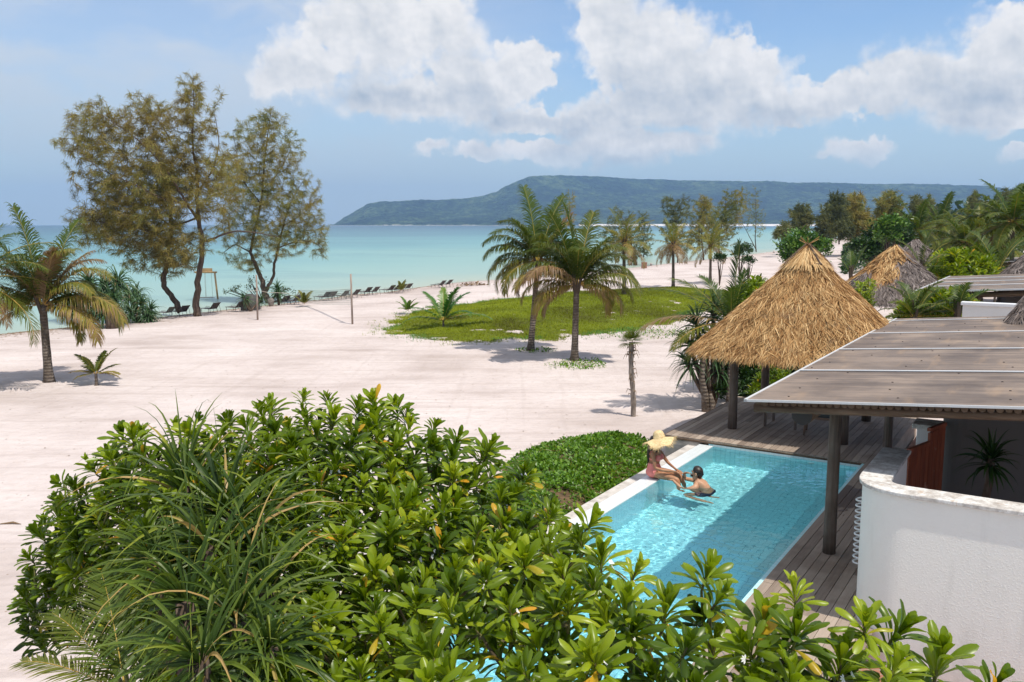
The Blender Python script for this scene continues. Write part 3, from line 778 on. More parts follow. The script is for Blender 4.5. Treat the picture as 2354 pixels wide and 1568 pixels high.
# ------------------------------------------------------------------ thatched pavilions
def thatch_profile(q):
    # q 0 apex .. 1 eave -> (radius fraction, drop fraction)
    return q, q ** .93
def thatch_radius(ang, w):
    # rounded square plan
    c, s_ = np.abs(np.cos(ang)), np.abs(np.sin(ang)); p = 3.6
    return w / (c ** p + s_ ** p) ** (1 / p)
def pavilion(ct, cs, zap, zeave, w, base, label, nst, greyfrac, posts, cap=True, group=None, rot=0.0, name='thatched_pavilion', ground_z=0.0, strand=(.20, .40), wid=.0075):
    root = thing(name, label, 'pavilion', c2w(ct, cs, ground_z), ROT, group)
    hgt = zap - zeave
    def surf(ang, q, lift=0.0):
        rr = thatch_radius(ang + rot, w) * (q + 0.0) ** 1.0
        z = zap - hgt * (q ** .97) + lift
        return np.stack([ct + rr * np.cos(ang), cs + rr * np.sin(ang), z], -1)
    na = 96; A = np.linspace(0, 2 * math.pi, na + 1); Qs = np.linspace(.001, 1, 26)
    AA, QQ = np.meshgrid(A, Qs, indexing='ij')
    V = surf(AA, QQ); V[..., 2] += vnoise(AA * 9, QQ * 14, 1.0, 4) * .05 - .05
    mb = MB().grid(V.reshape(-1, 3), na + 1, 26, tint=.12, flip=True)
    V2 = surf(AA, QQ * .93); V2[..., 2] -= .30
    mb.grid(V2.reshape(-1, 3), na + 1, 26, tint=.05)
    rg = np.random.RandomState(int(abs(ct * 10 + cs)) + 3)
    def strands(n, m_, pick, q0=.03, q1=1.0, ln=strand, wd=wid):
        q = np.sqrt(rg.uniform(q0 ** 2, q1 ** 2, n * 2)); a = rg.uniform(0, 2 * math.pi, n * 2)
        keep = pick(a, q); q, a = q[keep][:n], a[keep][:n]; k = len(q)
        if k == 0: return
        L = rg.uniform(*ln, k)
        P0 = surf(a, q); P1 = surf(a + rg.normal(0, .015, k) / np.maximum(q, .12), np.minimum(q + .02, 1.02))
        d = P1 - P0; d /= np.linalg.norm(d, axis=1)[:, None]
        d += rg.normal(0, 1, (k, 3)) * (.055, .055, .05) + (0, 0, .03); d /= np.linalg.norm(d, axis=1)[:, None]
        F = frames(d, (0, 0, 1), rg.normal(0, .55, k))
        ww = wd * rg.uniform(.6, 1.7, k)
        tv = np.array([(-1, 0, .0), (1, 0, .0), (-.8, .5, .05), (.8, .5, .05), (-.15, 1, .0), (.15, 1, .0)])
        T = tv[None] * np.stack([ww, L, L * .35], 1)[:, None, :]
        X = np.einsum('kij,knj->kni', F, T) + P0[:, None, :] + np.array([0, 0, .0]) + rg.uniform(-.02, .03, k)[:, None, None] * np.array([0, 0, 1])
        off = (np.arange(k) * 6)[:, None, None]; QQ_ = (np.array([(0, 1, 3, 2), (2, 3, 5, 4)])[None] + off).reshape(-1, 4)
        tb = np.clip(rg.normal(.55, .22, k), .02, 1)
        # about half the strands along the fold lines are darker
        fold = np.abs(((a + .35) % (math.pi / 2)) - .35) < .06
        tb = np.where(fold & (rg.rand(k) < .5), tb * .55, tb)
        m_.add(X.reshape(-1, 3), Q=QQ_, tint=np.repeat(tb, 6))
    grey = MB()
    def is_gold(a, q):
        if greyfrac <= 0: return np.ones(len(a), bool)
        n = vnoise(a * 2.2, q * 3.5, 1.0, 12) * 1.0
        side = np.cos(a - R(215)) * .35
        return (q * .9 - side + n * .5) < (1 - greyfrac)
    strands(int(nst * (1 if greyfrac <= 0 else 1 - greyfrac)), mb, is_gold)
    # ragged fringe along the eave
    if greyfrac < .8: strands(int(nst * .16), mb, is_gold, .965, 1.0, (.22, .42))
    mb.comp().build('thatch', M_straw if greyfrac < .8 else M_greythatch, root)
    if 0 < greyfrac:
        strands(int(nst * greyfrac) + 200, grey, lambda a, q: ~is_gold(a, q) if greyfrac < .8 else np.ones(len(a), bool))
        strands(int(nst * .12), grey, lambda a, q: np.ones(len(a), bool), .965, 1.0, (.22, .40))
        grey.comp().build('weathered_thatch', M_greythatch, root)
    if cap:
        mc = MB(); cwid = .46
        AA, QQ = np.meshgrid(A, np.linspace(.0, 1, 8), indexing='ij')
        def cs_(ang, q): rr = thatch_radius(ang + rot, cwid) * q; return np.stack([ct + rr * np.cos(ang), cs + rr * np.sin(ang), zap + .06 - .45 * q ** 1.05], -1)
        mc.grid(cs_(AA, QQ).reshape(-1, 3), na + 1, 8, tint=.4, flip=True)
        k = 900; q = np.sqrt(rg.uniform(.01, 1, k)); a = rg.uniform(0, 6.2832, k); P0 = cs_(a, q); P1 = cs_(a, q + .05); F = frames(P1 - P0 + rg.normal(0, .003, (k, 3)), (0, 0, 1))
        tv = np.array([(-.010, 0, .012), (.010, 0, .012), (.004, .22, .02), (-.004, .22, .02)])
        mc.inst(tv, [(0, 1, 2, 3)], F, P0, tint=rg.uniform(.4, 1, k))
        mc.comp().build('cap', M_straw, root)
        for i in range(4):
            a0 = R(45 + 90 * i) - rot; a1 = a0 + R(90); f = lambda a_, q_, l=.035: tuple(cs_(np.array(a_), np.array(q_)) + (0, 0, l))
            MB().tube([f(a0, .06), f(a0, .5), f(a0, 1.02)], .024, n=6).comp().build('cap_pole', M_log, root)
            MB().tube([f(a0, 1.03), f(a1, 1.03)], .026, n=6).comp().build('cap_pole', M_log, root)
        st = MB()
        for i in range(9):
            a_ = rg.uniform(0, 6.28); st.tube([(ct, cs, zap + .05), (ct + .24 * math.cos(a_), cs + .24 * math.sin(a_), zap + .02 + rg.uniform(0, .22))], .007, n=4)
        st.comp().build('loose_sticks', M_straw, root)
    for (pt, ps) in posts:
        post(pt, ps, base, zap - hgt * (max(abs(pt - ct), abs(ps - cs)) / w) - .50, .098, root)
    if posts:
        ts = sorted(set(p[0] for p in posts)); ss = sorted(set(p[1] for p in posts)); zb = zap - hgt * ((ts[-1] - ts[0]) / 2 / w) - .52
        for a, b in (((ts[0] - .12, ss[0]), (ts[-1] + .12, ss[0])), ((ts[0] - .12, ss[-1]), (ts[-1] + .12, ss[-1])), ((ts[0], ss[0] - .12), (ts[0], ss[-1] + .12)), ((ts[-1], ss[0] - .12), (ts[-1], ss[-1] + .12))):
            logbeam((a[0], a[1], zb + (.0 if a[1] == b[1] else .1)), (b[0], b[1], zb + (.0 if a[1] == b[1] else .1)), .055, root, n=8)
    return root
pavilion(-1.85, 2.57, 4.70, 2.50, 2.15, DECK_Z, 'big golden thatched pavilion on timber posts standing on the pool deck', 46000, 0, [(-3.05, 1.38), (-3.05, 3.82), (-.64, 3.84), (-.62, 1.27)])

# wooden armchair under the pavilion and the low table beside it
def armchair():
    o = thing('armchair', 'brown slatted wooden armchair half hidden under the flat roof edge', 'chair', c2w(-1.25, 1.9, DECK_Z), ROT + .15)
    wd = mat('brown chair wood', (.21, .135, .095), .6)
    for dx in (-.30, .30):
        for dy in (-.26, .28):
            MB().tube([(dx, dy, 0), (dx * .95, dy * .95, .62)], [.020, .026], n=8).build('leg', wd, o, local=True, smooth_=True)
    MB().box((0, 0, .40), (.58, .56, .05)).build('seat_frame', wd, o, local=True, bevel=.01)
    m = MB()
    for i in range(15):
        a = R(-10 + 200 * i / 14.0); x, y = .33 * math.cos(a), .31 * math.sin(a) + .02
        m.tube([(x * .9, y * .9, .42), (x * 1.05, y * 1.05, .76)], .012, n=6)
    m.build('back_slats', M_log, o, local=True)
    a = np.radians(np.linspace(-20, 200, 16)); MB().tube(np.stack([.35 * np.cos(a), .33 * np.sin(a) + .02, np.full(16, .77)], 1), .020, n=8).build('top_rail', wd, o, local=True, smooth_=True)
    MB().box((0, 0, .46), (.52, .50, .08)).build('cushion', mat('dark cushion', (.07, .075, .075), .9), o, local=True, bevel=.03)
    return o
armchair()
def table():
    o = thing('wooden_table', 'small square wooden table in the shade of the thatched pavilion', 'table', c2w(-2.15, 2.35, DECK_Z), ROT)
    MB().box((0, 0, .70), (.8, .8, .035), tint=.5).build('tabletop', M_board, o, local=True, bevel=.006)
    for dx in (-.34, .34):
        for dy in (-.34, .34): MB().box((dx, dy, .34), (.05, .05, .68)).build('leg', M_post, o, local=True)
    return o
table()
# ------------------------------------------------------------------ foliage materials
def leafmat(name, stops, rough=.45, spec=.5, tr=.3, trc=None, edge=None):
    def f(nt):
        t = nt.attr(); n = nt.noise(nt.pos(), 2.2, 2, .5)
        x = nt.m('ADD', t, nt.m('MULTIPLY', nt.m('SUBTRACT', n, .5), .18))
        c = nt.ramp(x, stops)
        tc = nt.v('MULTIPLY', c, trc or (1.5, 1.45, .7))
        return dict(col=c, rough=rough, spec=spec, trans=(tc, tr))
    return mat(name, fn=f)
M_lettuce = leafmat('glossy shrub leaves', [(0, (.020, .044, .004)), (.35, (.080, .140, .004)), (.65, (.205, .285, .007)), (.86, (.35, .41, .020)), (.93, (.42, .36, .03)), (1, (.72, .36, .03))], .33, .42, .36)
M_stem = mat('green brown stems', (.10, .085, .04), .8)
M_twig = mat('brown twigs', (.09, .065, .045), .9)
M_petal = mat('white petals', (.80, .78, .76), .6)
M_pandan = leafmat('screw pine leaves', [(0, (.014, .032, .008)), (.4, (.045, .085, .014)), (.7, (.125, .175, .018)), (.9, (.30, .32, .04)), (1, (.40, .27, .10))], .42, .32, .25)
M_pandan_far = leafmat('dark screw pine leaves', [(0, (.012, .035, .012)), (.5, (.05, .11, .04)), (.9, (.12, .20, .08)), (1, (.22, .16, .08))], .45, .4, .2)
M_palm = leafmat('palm leaflets', [(0, (.20, .12, .065)), (.16, (.30, .20, .10)), (.22, (.30, .24, .05)), (.34, (.16, .17, .030)), (.55, (.105, .130, .018)), (.8, (.062, .105, .014)), (1, (.035, .070, .012))], .45, .3, .32)
M_palm_fresh = leafmat('fresh green palm leaflets', [(0, (.25, .26, .03)), (.3, (.16, .25, .025)), (.6, (.06, .17, .02)), (1, (.02, .10, .015))], .4, .5, .3)
M_rachis = leafmat('palm leaf stalks', [(0, (.30, .22, .12)), (.4, (.48, .27, .04)), (1, (.26, .26, .05))], .5, .4, 0.05)
def f_trunk(nt):
    p = nt.obj(); z = nt.sep(p)[2]; n = nt.noise(p, 5, 5, .6); n2 = nt.noise(p, 1.5, 3)
    ring = nt.m('SINE', nt.m('ADD', nt.m('MULTIPLY', z, 62.0), nt.m('MULTIPLY', n, 7.0)))
    c = nt.ramp(n, [(.3, (.07, .055, .042)), (.5, (.15, .12, .095)), (.7, (.26, .22, .185))])
    c = nt.mix(nt.mapr(ring, .3, 1, 0, .45), c, (.07, .05, .04))
    return dict(col=c, rough=.9, spec=.2, normal=nt.bump(nt.m('ADD', ring, nt.m('MULTIPLY', n, 2)), .5, .02))
M_trunk = mat('ringed palm trunk', fn=f_trunk)
def f_bark(nt):
    p = nt.obj(); n = nt.noise(nt.mapp(p, scale=(9, 9, 2)), 1.0, 5, .65)
    return dict(col=nt.ramp(n, [(.3, (.045, .03, .022)), (.55, (.12, .085, .062)), (.75, (.22, .17, .13))]), rough=.9, spec=.2, normal=nt.bump(n, .8, .05))
M_bark = mat('rough dark bark', fn=f_bark)
M_casu = leafmat('fine olive needles', [(0, (.15, .11, .045)), (.3, (.27, .215, .070)), (.6, (.32, .275, .080)), (.85, (.215, .235, .072)), (1, (.12, .155, .055))], .7, .2, .35, (1.3, 1.2, .8))
M_casu_g = leafmat('fine grey green needles', [(0, (.07, .085, .04)), (.4, (.13, .15, .065)), (.75, (.19, .205, .085)), (1, (.27, .25, .10))], .7, .2, .35, (1.3, 1.2, .8))
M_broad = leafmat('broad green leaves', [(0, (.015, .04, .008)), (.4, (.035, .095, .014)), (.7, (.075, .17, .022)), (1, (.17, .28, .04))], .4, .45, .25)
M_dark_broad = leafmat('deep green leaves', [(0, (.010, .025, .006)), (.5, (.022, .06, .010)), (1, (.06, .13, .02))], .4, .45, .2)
M_creep = leafmat('creeper leaves', [(0, (.03, .075, .008)), (.4, (.07, .165, .010)), (.75, (.15, .29, .02)), (.93, (.26, .38, .04)), (1, (.20, .10, .04))], .38, .5, .3)
M_grass = leafmat('olive grass blades', [(0, (.06, .045, .015)), (.3, (.11, .12, .010)), (.6, (.19, .235, .012)), (.9, (.29, .33, .02)), (1, (.07, .22, .06))], .7, .2, .3)
M_brownleaf = leafmat('dry leaves', [(0, (.16, .10, .055)), (1, (.36, .25, .15))], .8, .2, .1)

# ------------------------------------------------------------------ coconut palm
def frond(mb, mr, base, az, el, L, droop, tint, rg, nl=46, leaf=.62, hang=.55, lw=.028, twist=0.0, splay=1.0, st=.10, vee=.28):
    n = 15; P = [np.array(base, float)]; e = el; a = az
    for i in range(1, n):
        q = i / (n - 1.0); e -= droop * (q ** 1.25) * 2.0 / (n - 1); a += twist / n
        P.append(P[-1] + L / (n - 1) * np.array([math.cos(e) * math.cos(a), math.cos(e) * math.sin(a), math.sin(e)]))
    P = np.array(P); rad = np.interp(np.linspace(0, 1, n), [0, .12, 1], [.034, .017, .004]) * (L / 2.6)
    mr.tube(P, rad, n=5, tint=tint, cap=False)
    qs = np.linspace(st, .995, nl); idx = qs * (n - 1)
    C = np.stack([np.interp(idx, np.arange(n), P[:, k]) for k in range(3)], 1)
    T = np.gradient(P, axis=0); T = np.stack([np.interp(idx, np.arange(n), T[:, k]) for k in range(3)], 1); T /= np.linalg.norm(T, axis=1)[:, None]
    side = np.cross(T, (0, 0, 1.)); side /= np.linalg.norm(side, axis=1)[:, None] + 1e-9
    upv = np.cross(side, T)
    for sg in (-1, 1):
        k = nl; ll = leaf * np.interp(qs, [st, .3, .6, .85, 1], [.55, .95, 1, .72, .40]) * rg.uniform(.85, 1.12, k) * (L / 2.6)
        D0 = side * sg * splay + T * np.interp(qs, [0, 1], [.35, 1.2])[:, None] + upv * vee + rg.normal(0, .09, (k, 3))
        D0 /= np.linalg.norm(D0, axis=1)[:, None]
        w = lw * (L / 2.6) ** .5 * rg.uniform(.8, 1.2, k)
        pts = [C]; d = D0.copy()
        hg = hang * rg.uniform(.6, 1.35, k)
        for j in range(3):
            pts.append(pts[-1] + d * (ll / 3)[:, None]); d = d + np.array([0, 0, -1.0]) * (hg * (.45 + .5 * j))[:, None]; d /= np.linalg.norm(d, axis=1)[:, None]
        wd = np.cross(D0, np.cross(T, D0)); wd = T - D0 * np.sum(T * D0, 1)[:, None]; wd /= np.linalg.norm(wd, axis=1)[:, None] + 1e-9
        V = []
        for j, ws in enumerate((.55, 1.0, .75, .08)):
            V += [pts[j] - wd * (w * ws / 2)[:, None], pts[j] + wd * (w * ws / 2)[:, None]]
        V = np.stack(V, 1); off = (np.arange(k) * 8)[:, None, None]
        Q = (np.array([(0, 1, 3, 2), (2, 3, 5, 4), (4, 5, 7, 6)])[None] + off).reshape(-1, 4)
        tt = np.clip(tint + rg.normal(0, .05, k), 0, 1); tt = np.repeat(tt, 8).reshape(k, 8); tt[:, 6:] = np.maximum(tt[:, 6:] - .22, 0)
        mb.add(V.reshape(-1, 3), Q=Q, tint=tt.ravel())
def palm(name, label, base, top, rg, nf=24, L=2.6, group=None, lean=(0, 0), rad=.12, mt=None, fr=None, low=.35, hang=.55, dead=2, nl=46, lw=.028, cat='palm tree', leaf=.62, local_scale=1.0, fib=True, vee=.0):
    base = np.array(base, float); top = np.array(top, float)
    root = thing(name, label, cat, base, 0, group)
    h = top[2] - base[2]
    if h > .25:
        m = MB(); n = 12; qs = np.linspace(0, 1, n); P = []
        for q in qs:
            P.append(base * (1 - q) + top * q + np.array([lean[0], lean[1], 0]) * math.sin(q * math.pi) + np.array([0, 0, -.1 if q == 0 else 0]))
        rr = rad * np.interp(qs, [0, .06, .16, .5, 1], [1.7, 1.3, 1.08, .95, .85]) * (1 + .03 * np.sin(qs * 40))
        m.tube(P, rr, n=12).build('trunk', M_trunk, root, smooth_=True)
    lf, rc = MB(), MB(); fibre = MB()
    if fr is None:
        fr = []
        for i in range(nf):
            q = (i + .5) / nf; az = i * 2.39996 + rg.uniform(-.25, .25)
            el = R(86) - (q ** .85) * R(112) * (low + .65) + rg.normal(0, .07)
            fr.append((az, el, L * rg.uniform(.85, 1.08) * (1 - .25 * (1 - q) * (q < .15)), .55 + .75 * q + rg.uniform(-.1, .25), .88 - .5 * q ** 1.6 + rg.normal(0, .07)))
        for i in range(dead):
            fr.append((rg.uniform(0, 6.28), R(-35) + rg.uniform(-.4, .3), L * rg.uniform(.7, .95), .9, rg.uniform(.02, .2)))
    for (az, el, l, dr, tn) in fr:
        frond(lf, rc, top + np.array([math.cos(az), math.sin(az), 0]) * rad * .5, az, el, l, dr, float(np.clip(tn, 0.02, .98)), rg, nl=nl, hang=hang * (1.0 if el > .9 else 1.25), lw=lw, leaf=leaf, vee=vee if el < .9 else .28)
    if h > .8 and fib:
        for i in range(14):
            a = rg.uniform(0, 6.28); fibre.tube([top + (math.cos(a) * rad * .6, math.sin(a) * rad * .6, -.30), top + (math.cos(a) * rad * 1.5, math.sin(a) * rad * 1.5, .15), top + (math.cos(a) * rad * 1.9, math.sin(a) * rad * 1.9, .5)], [.04, .03, .008], n=5, tint=rg.rand())
        fibre.build('crown_shaft', M_twig, root)
    rc.build('frond_stalks', M_rachis, root, smooth_=True)
    lf.build('fronds', mt or M_palm, root)
    return root
def place_palm(bx, by, tx, ty, label, seed, **kw):
    b = gp(bx, by); t = atY(tx, ty, b[1] + kw.pop('dy', 0.0))
    return palm('coconut_palm' if not kw.get('nm') else kw.pop('nm'), label, b, t, np.random.RandomState(seed), **kw)

PG = 'coconut palms on the beach'
def A_(px, py, b, L, dr, tn):  # frond by the pixel its middle leans to, relative to the crown in the picture plane
    az = math.atan2(py, px); return (az, b, L, dr, tn)
def hero_fronds(rg, L, spec):
    # spec: (screen angle deg, 0 right .. 90 up, depth lean -1..1, length, droop, tint)
    out = []
    for (sa, dp, l, dr, tn) in spec:
        x = math.cos(R(sa)); z = math.sin(R(sa)); y = dp
        out.append((math.atan2(y, x), math.atan2(z, math.hypot(x, y)), L * l, dr, tn + rg.normal(0, .04)))
    return out
UPK = 1.36
def arch(fr):
    return [(a, e + (R(24) if e < R(50) else 0), l * (1.12 if e < R(50) else (1.0 if e < R(66) else UPK)), d + (.75 if e < R(50) else .05), t - (.06 if t > .25 else .0)) for a, e, l, d, t in fr]
rg = np.random.RandomState(21)
sp1 = [(95,.1,1,.35,.85),(112,-.3,.95,.5,.8),(75,.3,1.02,.45,.8),(60,-.2,.95,.4,.3),(52,.4,.9,.5,.7),(128,.3,1,.8,.8),(140,-.4,1.0,.9,.75),(152,.2,1.05,1.0,.7),(165,-.3,1.0,1.0,.62),(38,-.4,1,.8,.6),(25,.4,.95,.9,.6),
       (10,-.3,.9,1.1,.5),(178,.5,.9,1.1,.6),(190,-.2,1.0,1.2,.5),(205,.2,.95,1.2,.35),(-10,.4,.9,1.2,.5),(-25,-.5,.85,1.2,.3),(215,-.6,.9,1.0,.4),(88,-.8,.9,.8,.75),(92,.9,.9,.8,.8),(150,.9,.9,1,.7),(30,.9,.9,1,.7),(-40,.1,.7,.8,.05),(240,.2,.7,.7,.08),(62,.0,1.0,.25,.10),(200,.9,.9,1,.6),(-15,.9,.9,1,.6)]
place_palm(1219, 806, 1236, 600, 'left one of the twin coconut palms, taller with a dry upright frond', 1, fr=arch(hero_fronds(rg, 2.3, sp1)), rad=.115, nl=84, leaf=.76, hang=1.0, group=PG, lw=.036)
sp2 = [(92,0,1,.3,.8),(80,.3,1.0,.35,.72),(104,-.2,.98,.4,.8),(68,-.3,1.0,.5,.78),(118,.3,1.02,.6,.75),(56,.2,1,.55,.6),(130,-.3,1,.75,.7),(44,-.4,1,.7,.65),(142,.2,1.0,.8,.8),(32,.3,.98,.8,.7),(155,-.3,1,.95,.6),(20,-.2,.95,1.0,.6),(168,.4,1,1,.55),
       (172,-.5,1.15,.95,.2),(160,-.8,1.1,1.0,.12),(8,.2,1.05,.9,.45),(5,-.5,1.1,.95,.5),(-8,.1,1.0,1.0,.55),(188,.2,1.0,1.1,.3),(-20,-.4,.9,1.1,.35),(205,-.5,.9,.9,.2),(212,-.2,.85,.8,.18),(-35,.4,.8,1,.3),(90,-.9,.9,.8,.75),(88,.9,.95,.8,.8),(150,.9,.9,1,.7),(35,.9,.9,1,.7),(200,.8,.9,1,.4),(-20,.8,.9,1,.5),(225,.3,.75,.6,.1)]
rg = np.random.RandomState(22)
place_palm(1320, 829, 1325, 655, 'right one of the twin coconut palms, with leaves growing round its foot', 2, fr=arch(hero_fronds(rg, 2.3, sp2)), rad=.125, nl=84, leaf=.76, hang=1.0, group=PG, lw=.036)
sp3 = [(95,0,1,.3,.75),(80,.3,.95,.35,.8),(70,-.3,.95,.4,.12),(110,-.2,.95,.4,.75),(62,.2,.95,.5,.1),(125,.3,1,.7,.75),(52,-.3,1,.6,.5),(138,-.3,1,.7,.1),(150,.2,1.1,.9,.6),(165,-.3,1.1,1.0,.55),(42,.3,1.1,.6,.15),(30,.0,1.2,.9,.35),(22,-.3,1.05,1.0,.4),
       (5,.3,1.15,1.1,.6),(-5,-.1,1.4,.85,.35),(-12,.2,1.25,1.0,.6),(-22,-.3,1.2,.9,.25),(180,-.2,1.2,1.1,.5),(190,.3,1.2,.9,.45),(200,-.3,1.2,.9,.3),(-35,-.2,.9,1,.4),(90,-.9,1,.8,.75),(90,.9,1,.8,.8),(150,.9,1,1,.7),(35,.9,.9,1,.7),(215,-.4,.9,1.0,.5),(178,.8,1.1,.9,.6),(0,.9,1,1,.6)]
rg = np.random.RandomState(23)
place_palm(113, 878, 98, 700, 'large coconut palm at the left edge with wide arching yellow and green fronds', 3, fr=arch([(a, e, l * (1.2 if e > .75 else 1.0), d, t) for a, e, l, d, t in hero_fronds(rg, 2.0, sp3)]), rad=.13, nl=84, leaf=.76, hang=1.05, group=PG, lw=.034)
place_palm(-150, 905, -70, 640, 'coconut palm mostly outside the left edge, its fronds reaching in over the sand', 4, nf=24, L=2.9, rad=.13, group=PG)
# young palms on the sand
def young(bx, by, label, seed, L, nf, mt=None, group='young palms on the sand', spec=None, **kw):
    b = gp(bx, by); rg = np.random.RandomState(seed)
    fr = hero_fronds(rg, L, spec) if spec else [(i * 2.4 + rg.uniform(-.3, .3), R(80) - R(62) * (i / nf) + rg.normal(0, .1), L * rg.uniform(.8, 1.05), .7, .5 + rg.normal(0, .12)) for i in range(nf)]
    return palm('young_palm', label, b, b + (0, 0, kw.pop('th', .22)), rg, fr=fr, rad=.05, mt=mt, group=group, nl=32, leaf=.56, hang=.3, lw=.085, **kw)
young(222, 886, 'young palm with yellow tipped leaves standing alone on the sand near the large left palm', 31, .95, 9, spec=[(60,0,1.1,.5,.5),(128,.2,1,.6,.5),(100,-.4,.8,.6,.55),(165,0,.9,.7,.25),(15,-.2,.9,.7,.28),(150,.5,.8,.6,.5),(35,.5,.8,.6,.5),(178,-.5,.7,.8,.22),(2,.4,.75,.9,.25),(85,.6,.9,.5,.6)], th=.4)
young(1019, 752, 'bright green young palm with a thick short stem growing on the grass mound', 32, 2.0, 9, mt=M_palm_fresh, spec=[(72,-.3,1.0,.5,.9),(118,.3,.9,.5,.6),(165,0,1.0,.9,.6),(20,0,1.2,.9,.5),(92,.5,.9,.4,.4),(60,.2,.95,.7,.85),(140,-.4,.9,.7,.7),(40,-.5,.9,1.0,.8)], th=.35)
young(937, 722, 'small bright green young palm at the far edge of the grass mound', 33, 1.0, 8, mt=M_palm_fresh)
young(922, 674, 'small yellow green palm in front of the dark loungers on the shore', 34, 1.0, 7)
young(700, 705, 'small yellow green palm beside the net frame near the shore', 35, 1.1, 8)

# ------------------------------------------------------------------ casuarina trees
def casuarina(name, label, limbs, crown, base_d, rg, ntip, mt, strip=(.28, .45), sw=.028, per=16, group=None, dy_spread=1.0, rtrunk=.2, droop=.8, twig=.012, cat='tree', sep_tint=(.45, .2), rk=1.0):
    """limbs: polylines of (px, py, dY, radius) at distance base_d; crown: ellipses (px, py, rx, ry, depth) in the same plane"""
    base = atY(limbs[0][0][0], limbs[0][0][1], base_d)
    root = thing(name, label, cat, base, 0, group)
    wood = MB(); N, Rr, Fr = [], [], []
    for lb in limbs:
        P = np.array([atY(x, y, base_d + dy) for x, y, dy, r_ in lb]); rr = np.array([q[3] for q in lb]) * rk
        # smooth resample
        k = max(4, len(P) * 4); u = np.linspace(0, len(P) - 1, k); S = np.stack([np.interp(u, np.arange(len(P)), P[:, c]) for c in range(3)], 1)
        for _ in range(2): S[1:-1] = (S[:-2] + 2 * S[1:-1] + S[2:]) / 4
        rs = np.interp(u, np.arange(len(P)), rr); wob = rg.normal(0, 1, (k, 3)) * (rs[:, None] * .22); wob[0] = 0; S = S + wob
        wood.tube(S, rs, n=9); N.append(S); Rr.append(rs)
    NP = np.concatenate(N); NR = np.concatenate(Rr)
    tw = MB(); tips = []
    ar = np.array([e[2] * e[3] for e in crown], float); ar /= ar.sum()
    for e, w_ in zip(crown, ar):
        for _ in range(int(ntip * w_) + 1):
            v = rg.normal(0, 1, 3); v /= np.linalg.norm(v); r_ = rg.rand() ** .5 * (1.1 + .25 * (rg.rand() < .12))
            tips.append(atY(e[0] + v[0] * e[2] * r_, e[1] - v[2] * e[3] * r_, base_d + v[1] * e[4] * r_))
    tips = np.array(tips); d = np.array([np.min(np.linalg.norm(NP - t, axis=1)) for t in tips]); tips = tips[np.argsort(d)]
    cap = 30000; nodes = np.zeros((cap, 3)); rad = np.zeros(cap); n = len(NP); nodes[:n] = NP; rad[:n] = NR
    F, FD = [], []
    for t in tips:
        dv = t - nodes[:n]; dist = np.linalg.norm(dv, axis=1)
        cost = dist + np.maximum(0, -dv[:, 2]) * 1.2 + (rad[:n] < .012) * .35
        i = int(np.argmin(cost)); a = nodes[i]; L = dist[i]
        if L < .15: continue
        mid = (a + t) / 2 + np.array([0, 0, -.10 * L]) + rg.normal(0, .07, 3) * L
        q = np.linspace(0, 1, 5)[:, None]; P = (1 - q) ** 2 * a + 2 * q * (1 - q) * mid + q * q * t
        r0 = min(rad[i] * .75, .009 + .010 * L); tw.tube(P, np.linspace(max(r0, twig), twig * .55, 5), n=4, cap=False)
        nn = 4; nodes[n:n + nn] = P[1:]; rad[n:n + nn] = np.linspace(r0, .006, nn); n += nn
        m_ = max(3, int(per * min(L, 1.6)))
        q = rg.uniform(.25, 1.0, m_)[:, None]; F.append((1 - q) ** 2 * a + 2 * q * (1 - q) * mid + q * q * t); dd = (t - a) / L; FD.append(np.repeat(dd[None], m_, 0))
        if n > cap - 10: break
    F = np.concatenate(F); FD = np.concatenate(FD); k = len(F); lf = MB()
    for j in range(3):
        d0 = FD * .8 + rg.normal(0, .55, (k, 3)) + np.array([0, 0, -.1]); d0 /= np.linalg.norm(d0, axis=1)[:, None]
        L = rg.uniform(*strip, k); d1 = d0 + np.array([0, 0, -droop]) * rg.uniform(.5, 1.4, k)[:, None]; d1 /= np.linalg.norm(d1, axis=1)[:, None]
        s_ = np.cross(d0, rg.normal(0, 1, (k, 3))); s_ /= np.linalg.norm(s_, axis=1)[:, None]; s_ *= sw * rg.uniform(.5, 1.3, k)[:, None] / 2
        A = F + rg.normal(0, .05, (k, 3)); B = A + d0 * (L * .45)[:, None]; C = B + d1 * (L * .55)[:, None]
        V = np.stack([A - s_ * .6, A + s_ * .6, B - s_, B + s_, C - s_ * .2, C + s_ * .2], 1)
        off = (np.arange(k) * 6)[:, None, None]; Q = (np.array([(0, 1, 3, 2), (2, 3, 5, 4)])[None] + off).reshape(-1, 4)
        cl = vnoise(F[:, 0] * 1.0, F[:, 2] * 1.0, 1.1, 3)
        lf.add(V.reshape(-1, 3), Q=Q, tint=np.repeat(np.clip(sep_tint[0] + cl * .55 + rg.normal(0, sep_tint[1], k), 0, 1), 6))
    wood.build('trunk', M_bark, root, smooth_=True); tw.build('branches', M_bark, root); lf.build('foliage', mt, root)
    return root
rgc = np.random.RandomState(41)
Yl = gp(455, 727)[1]
GC = 'tall casuarinas by the water'
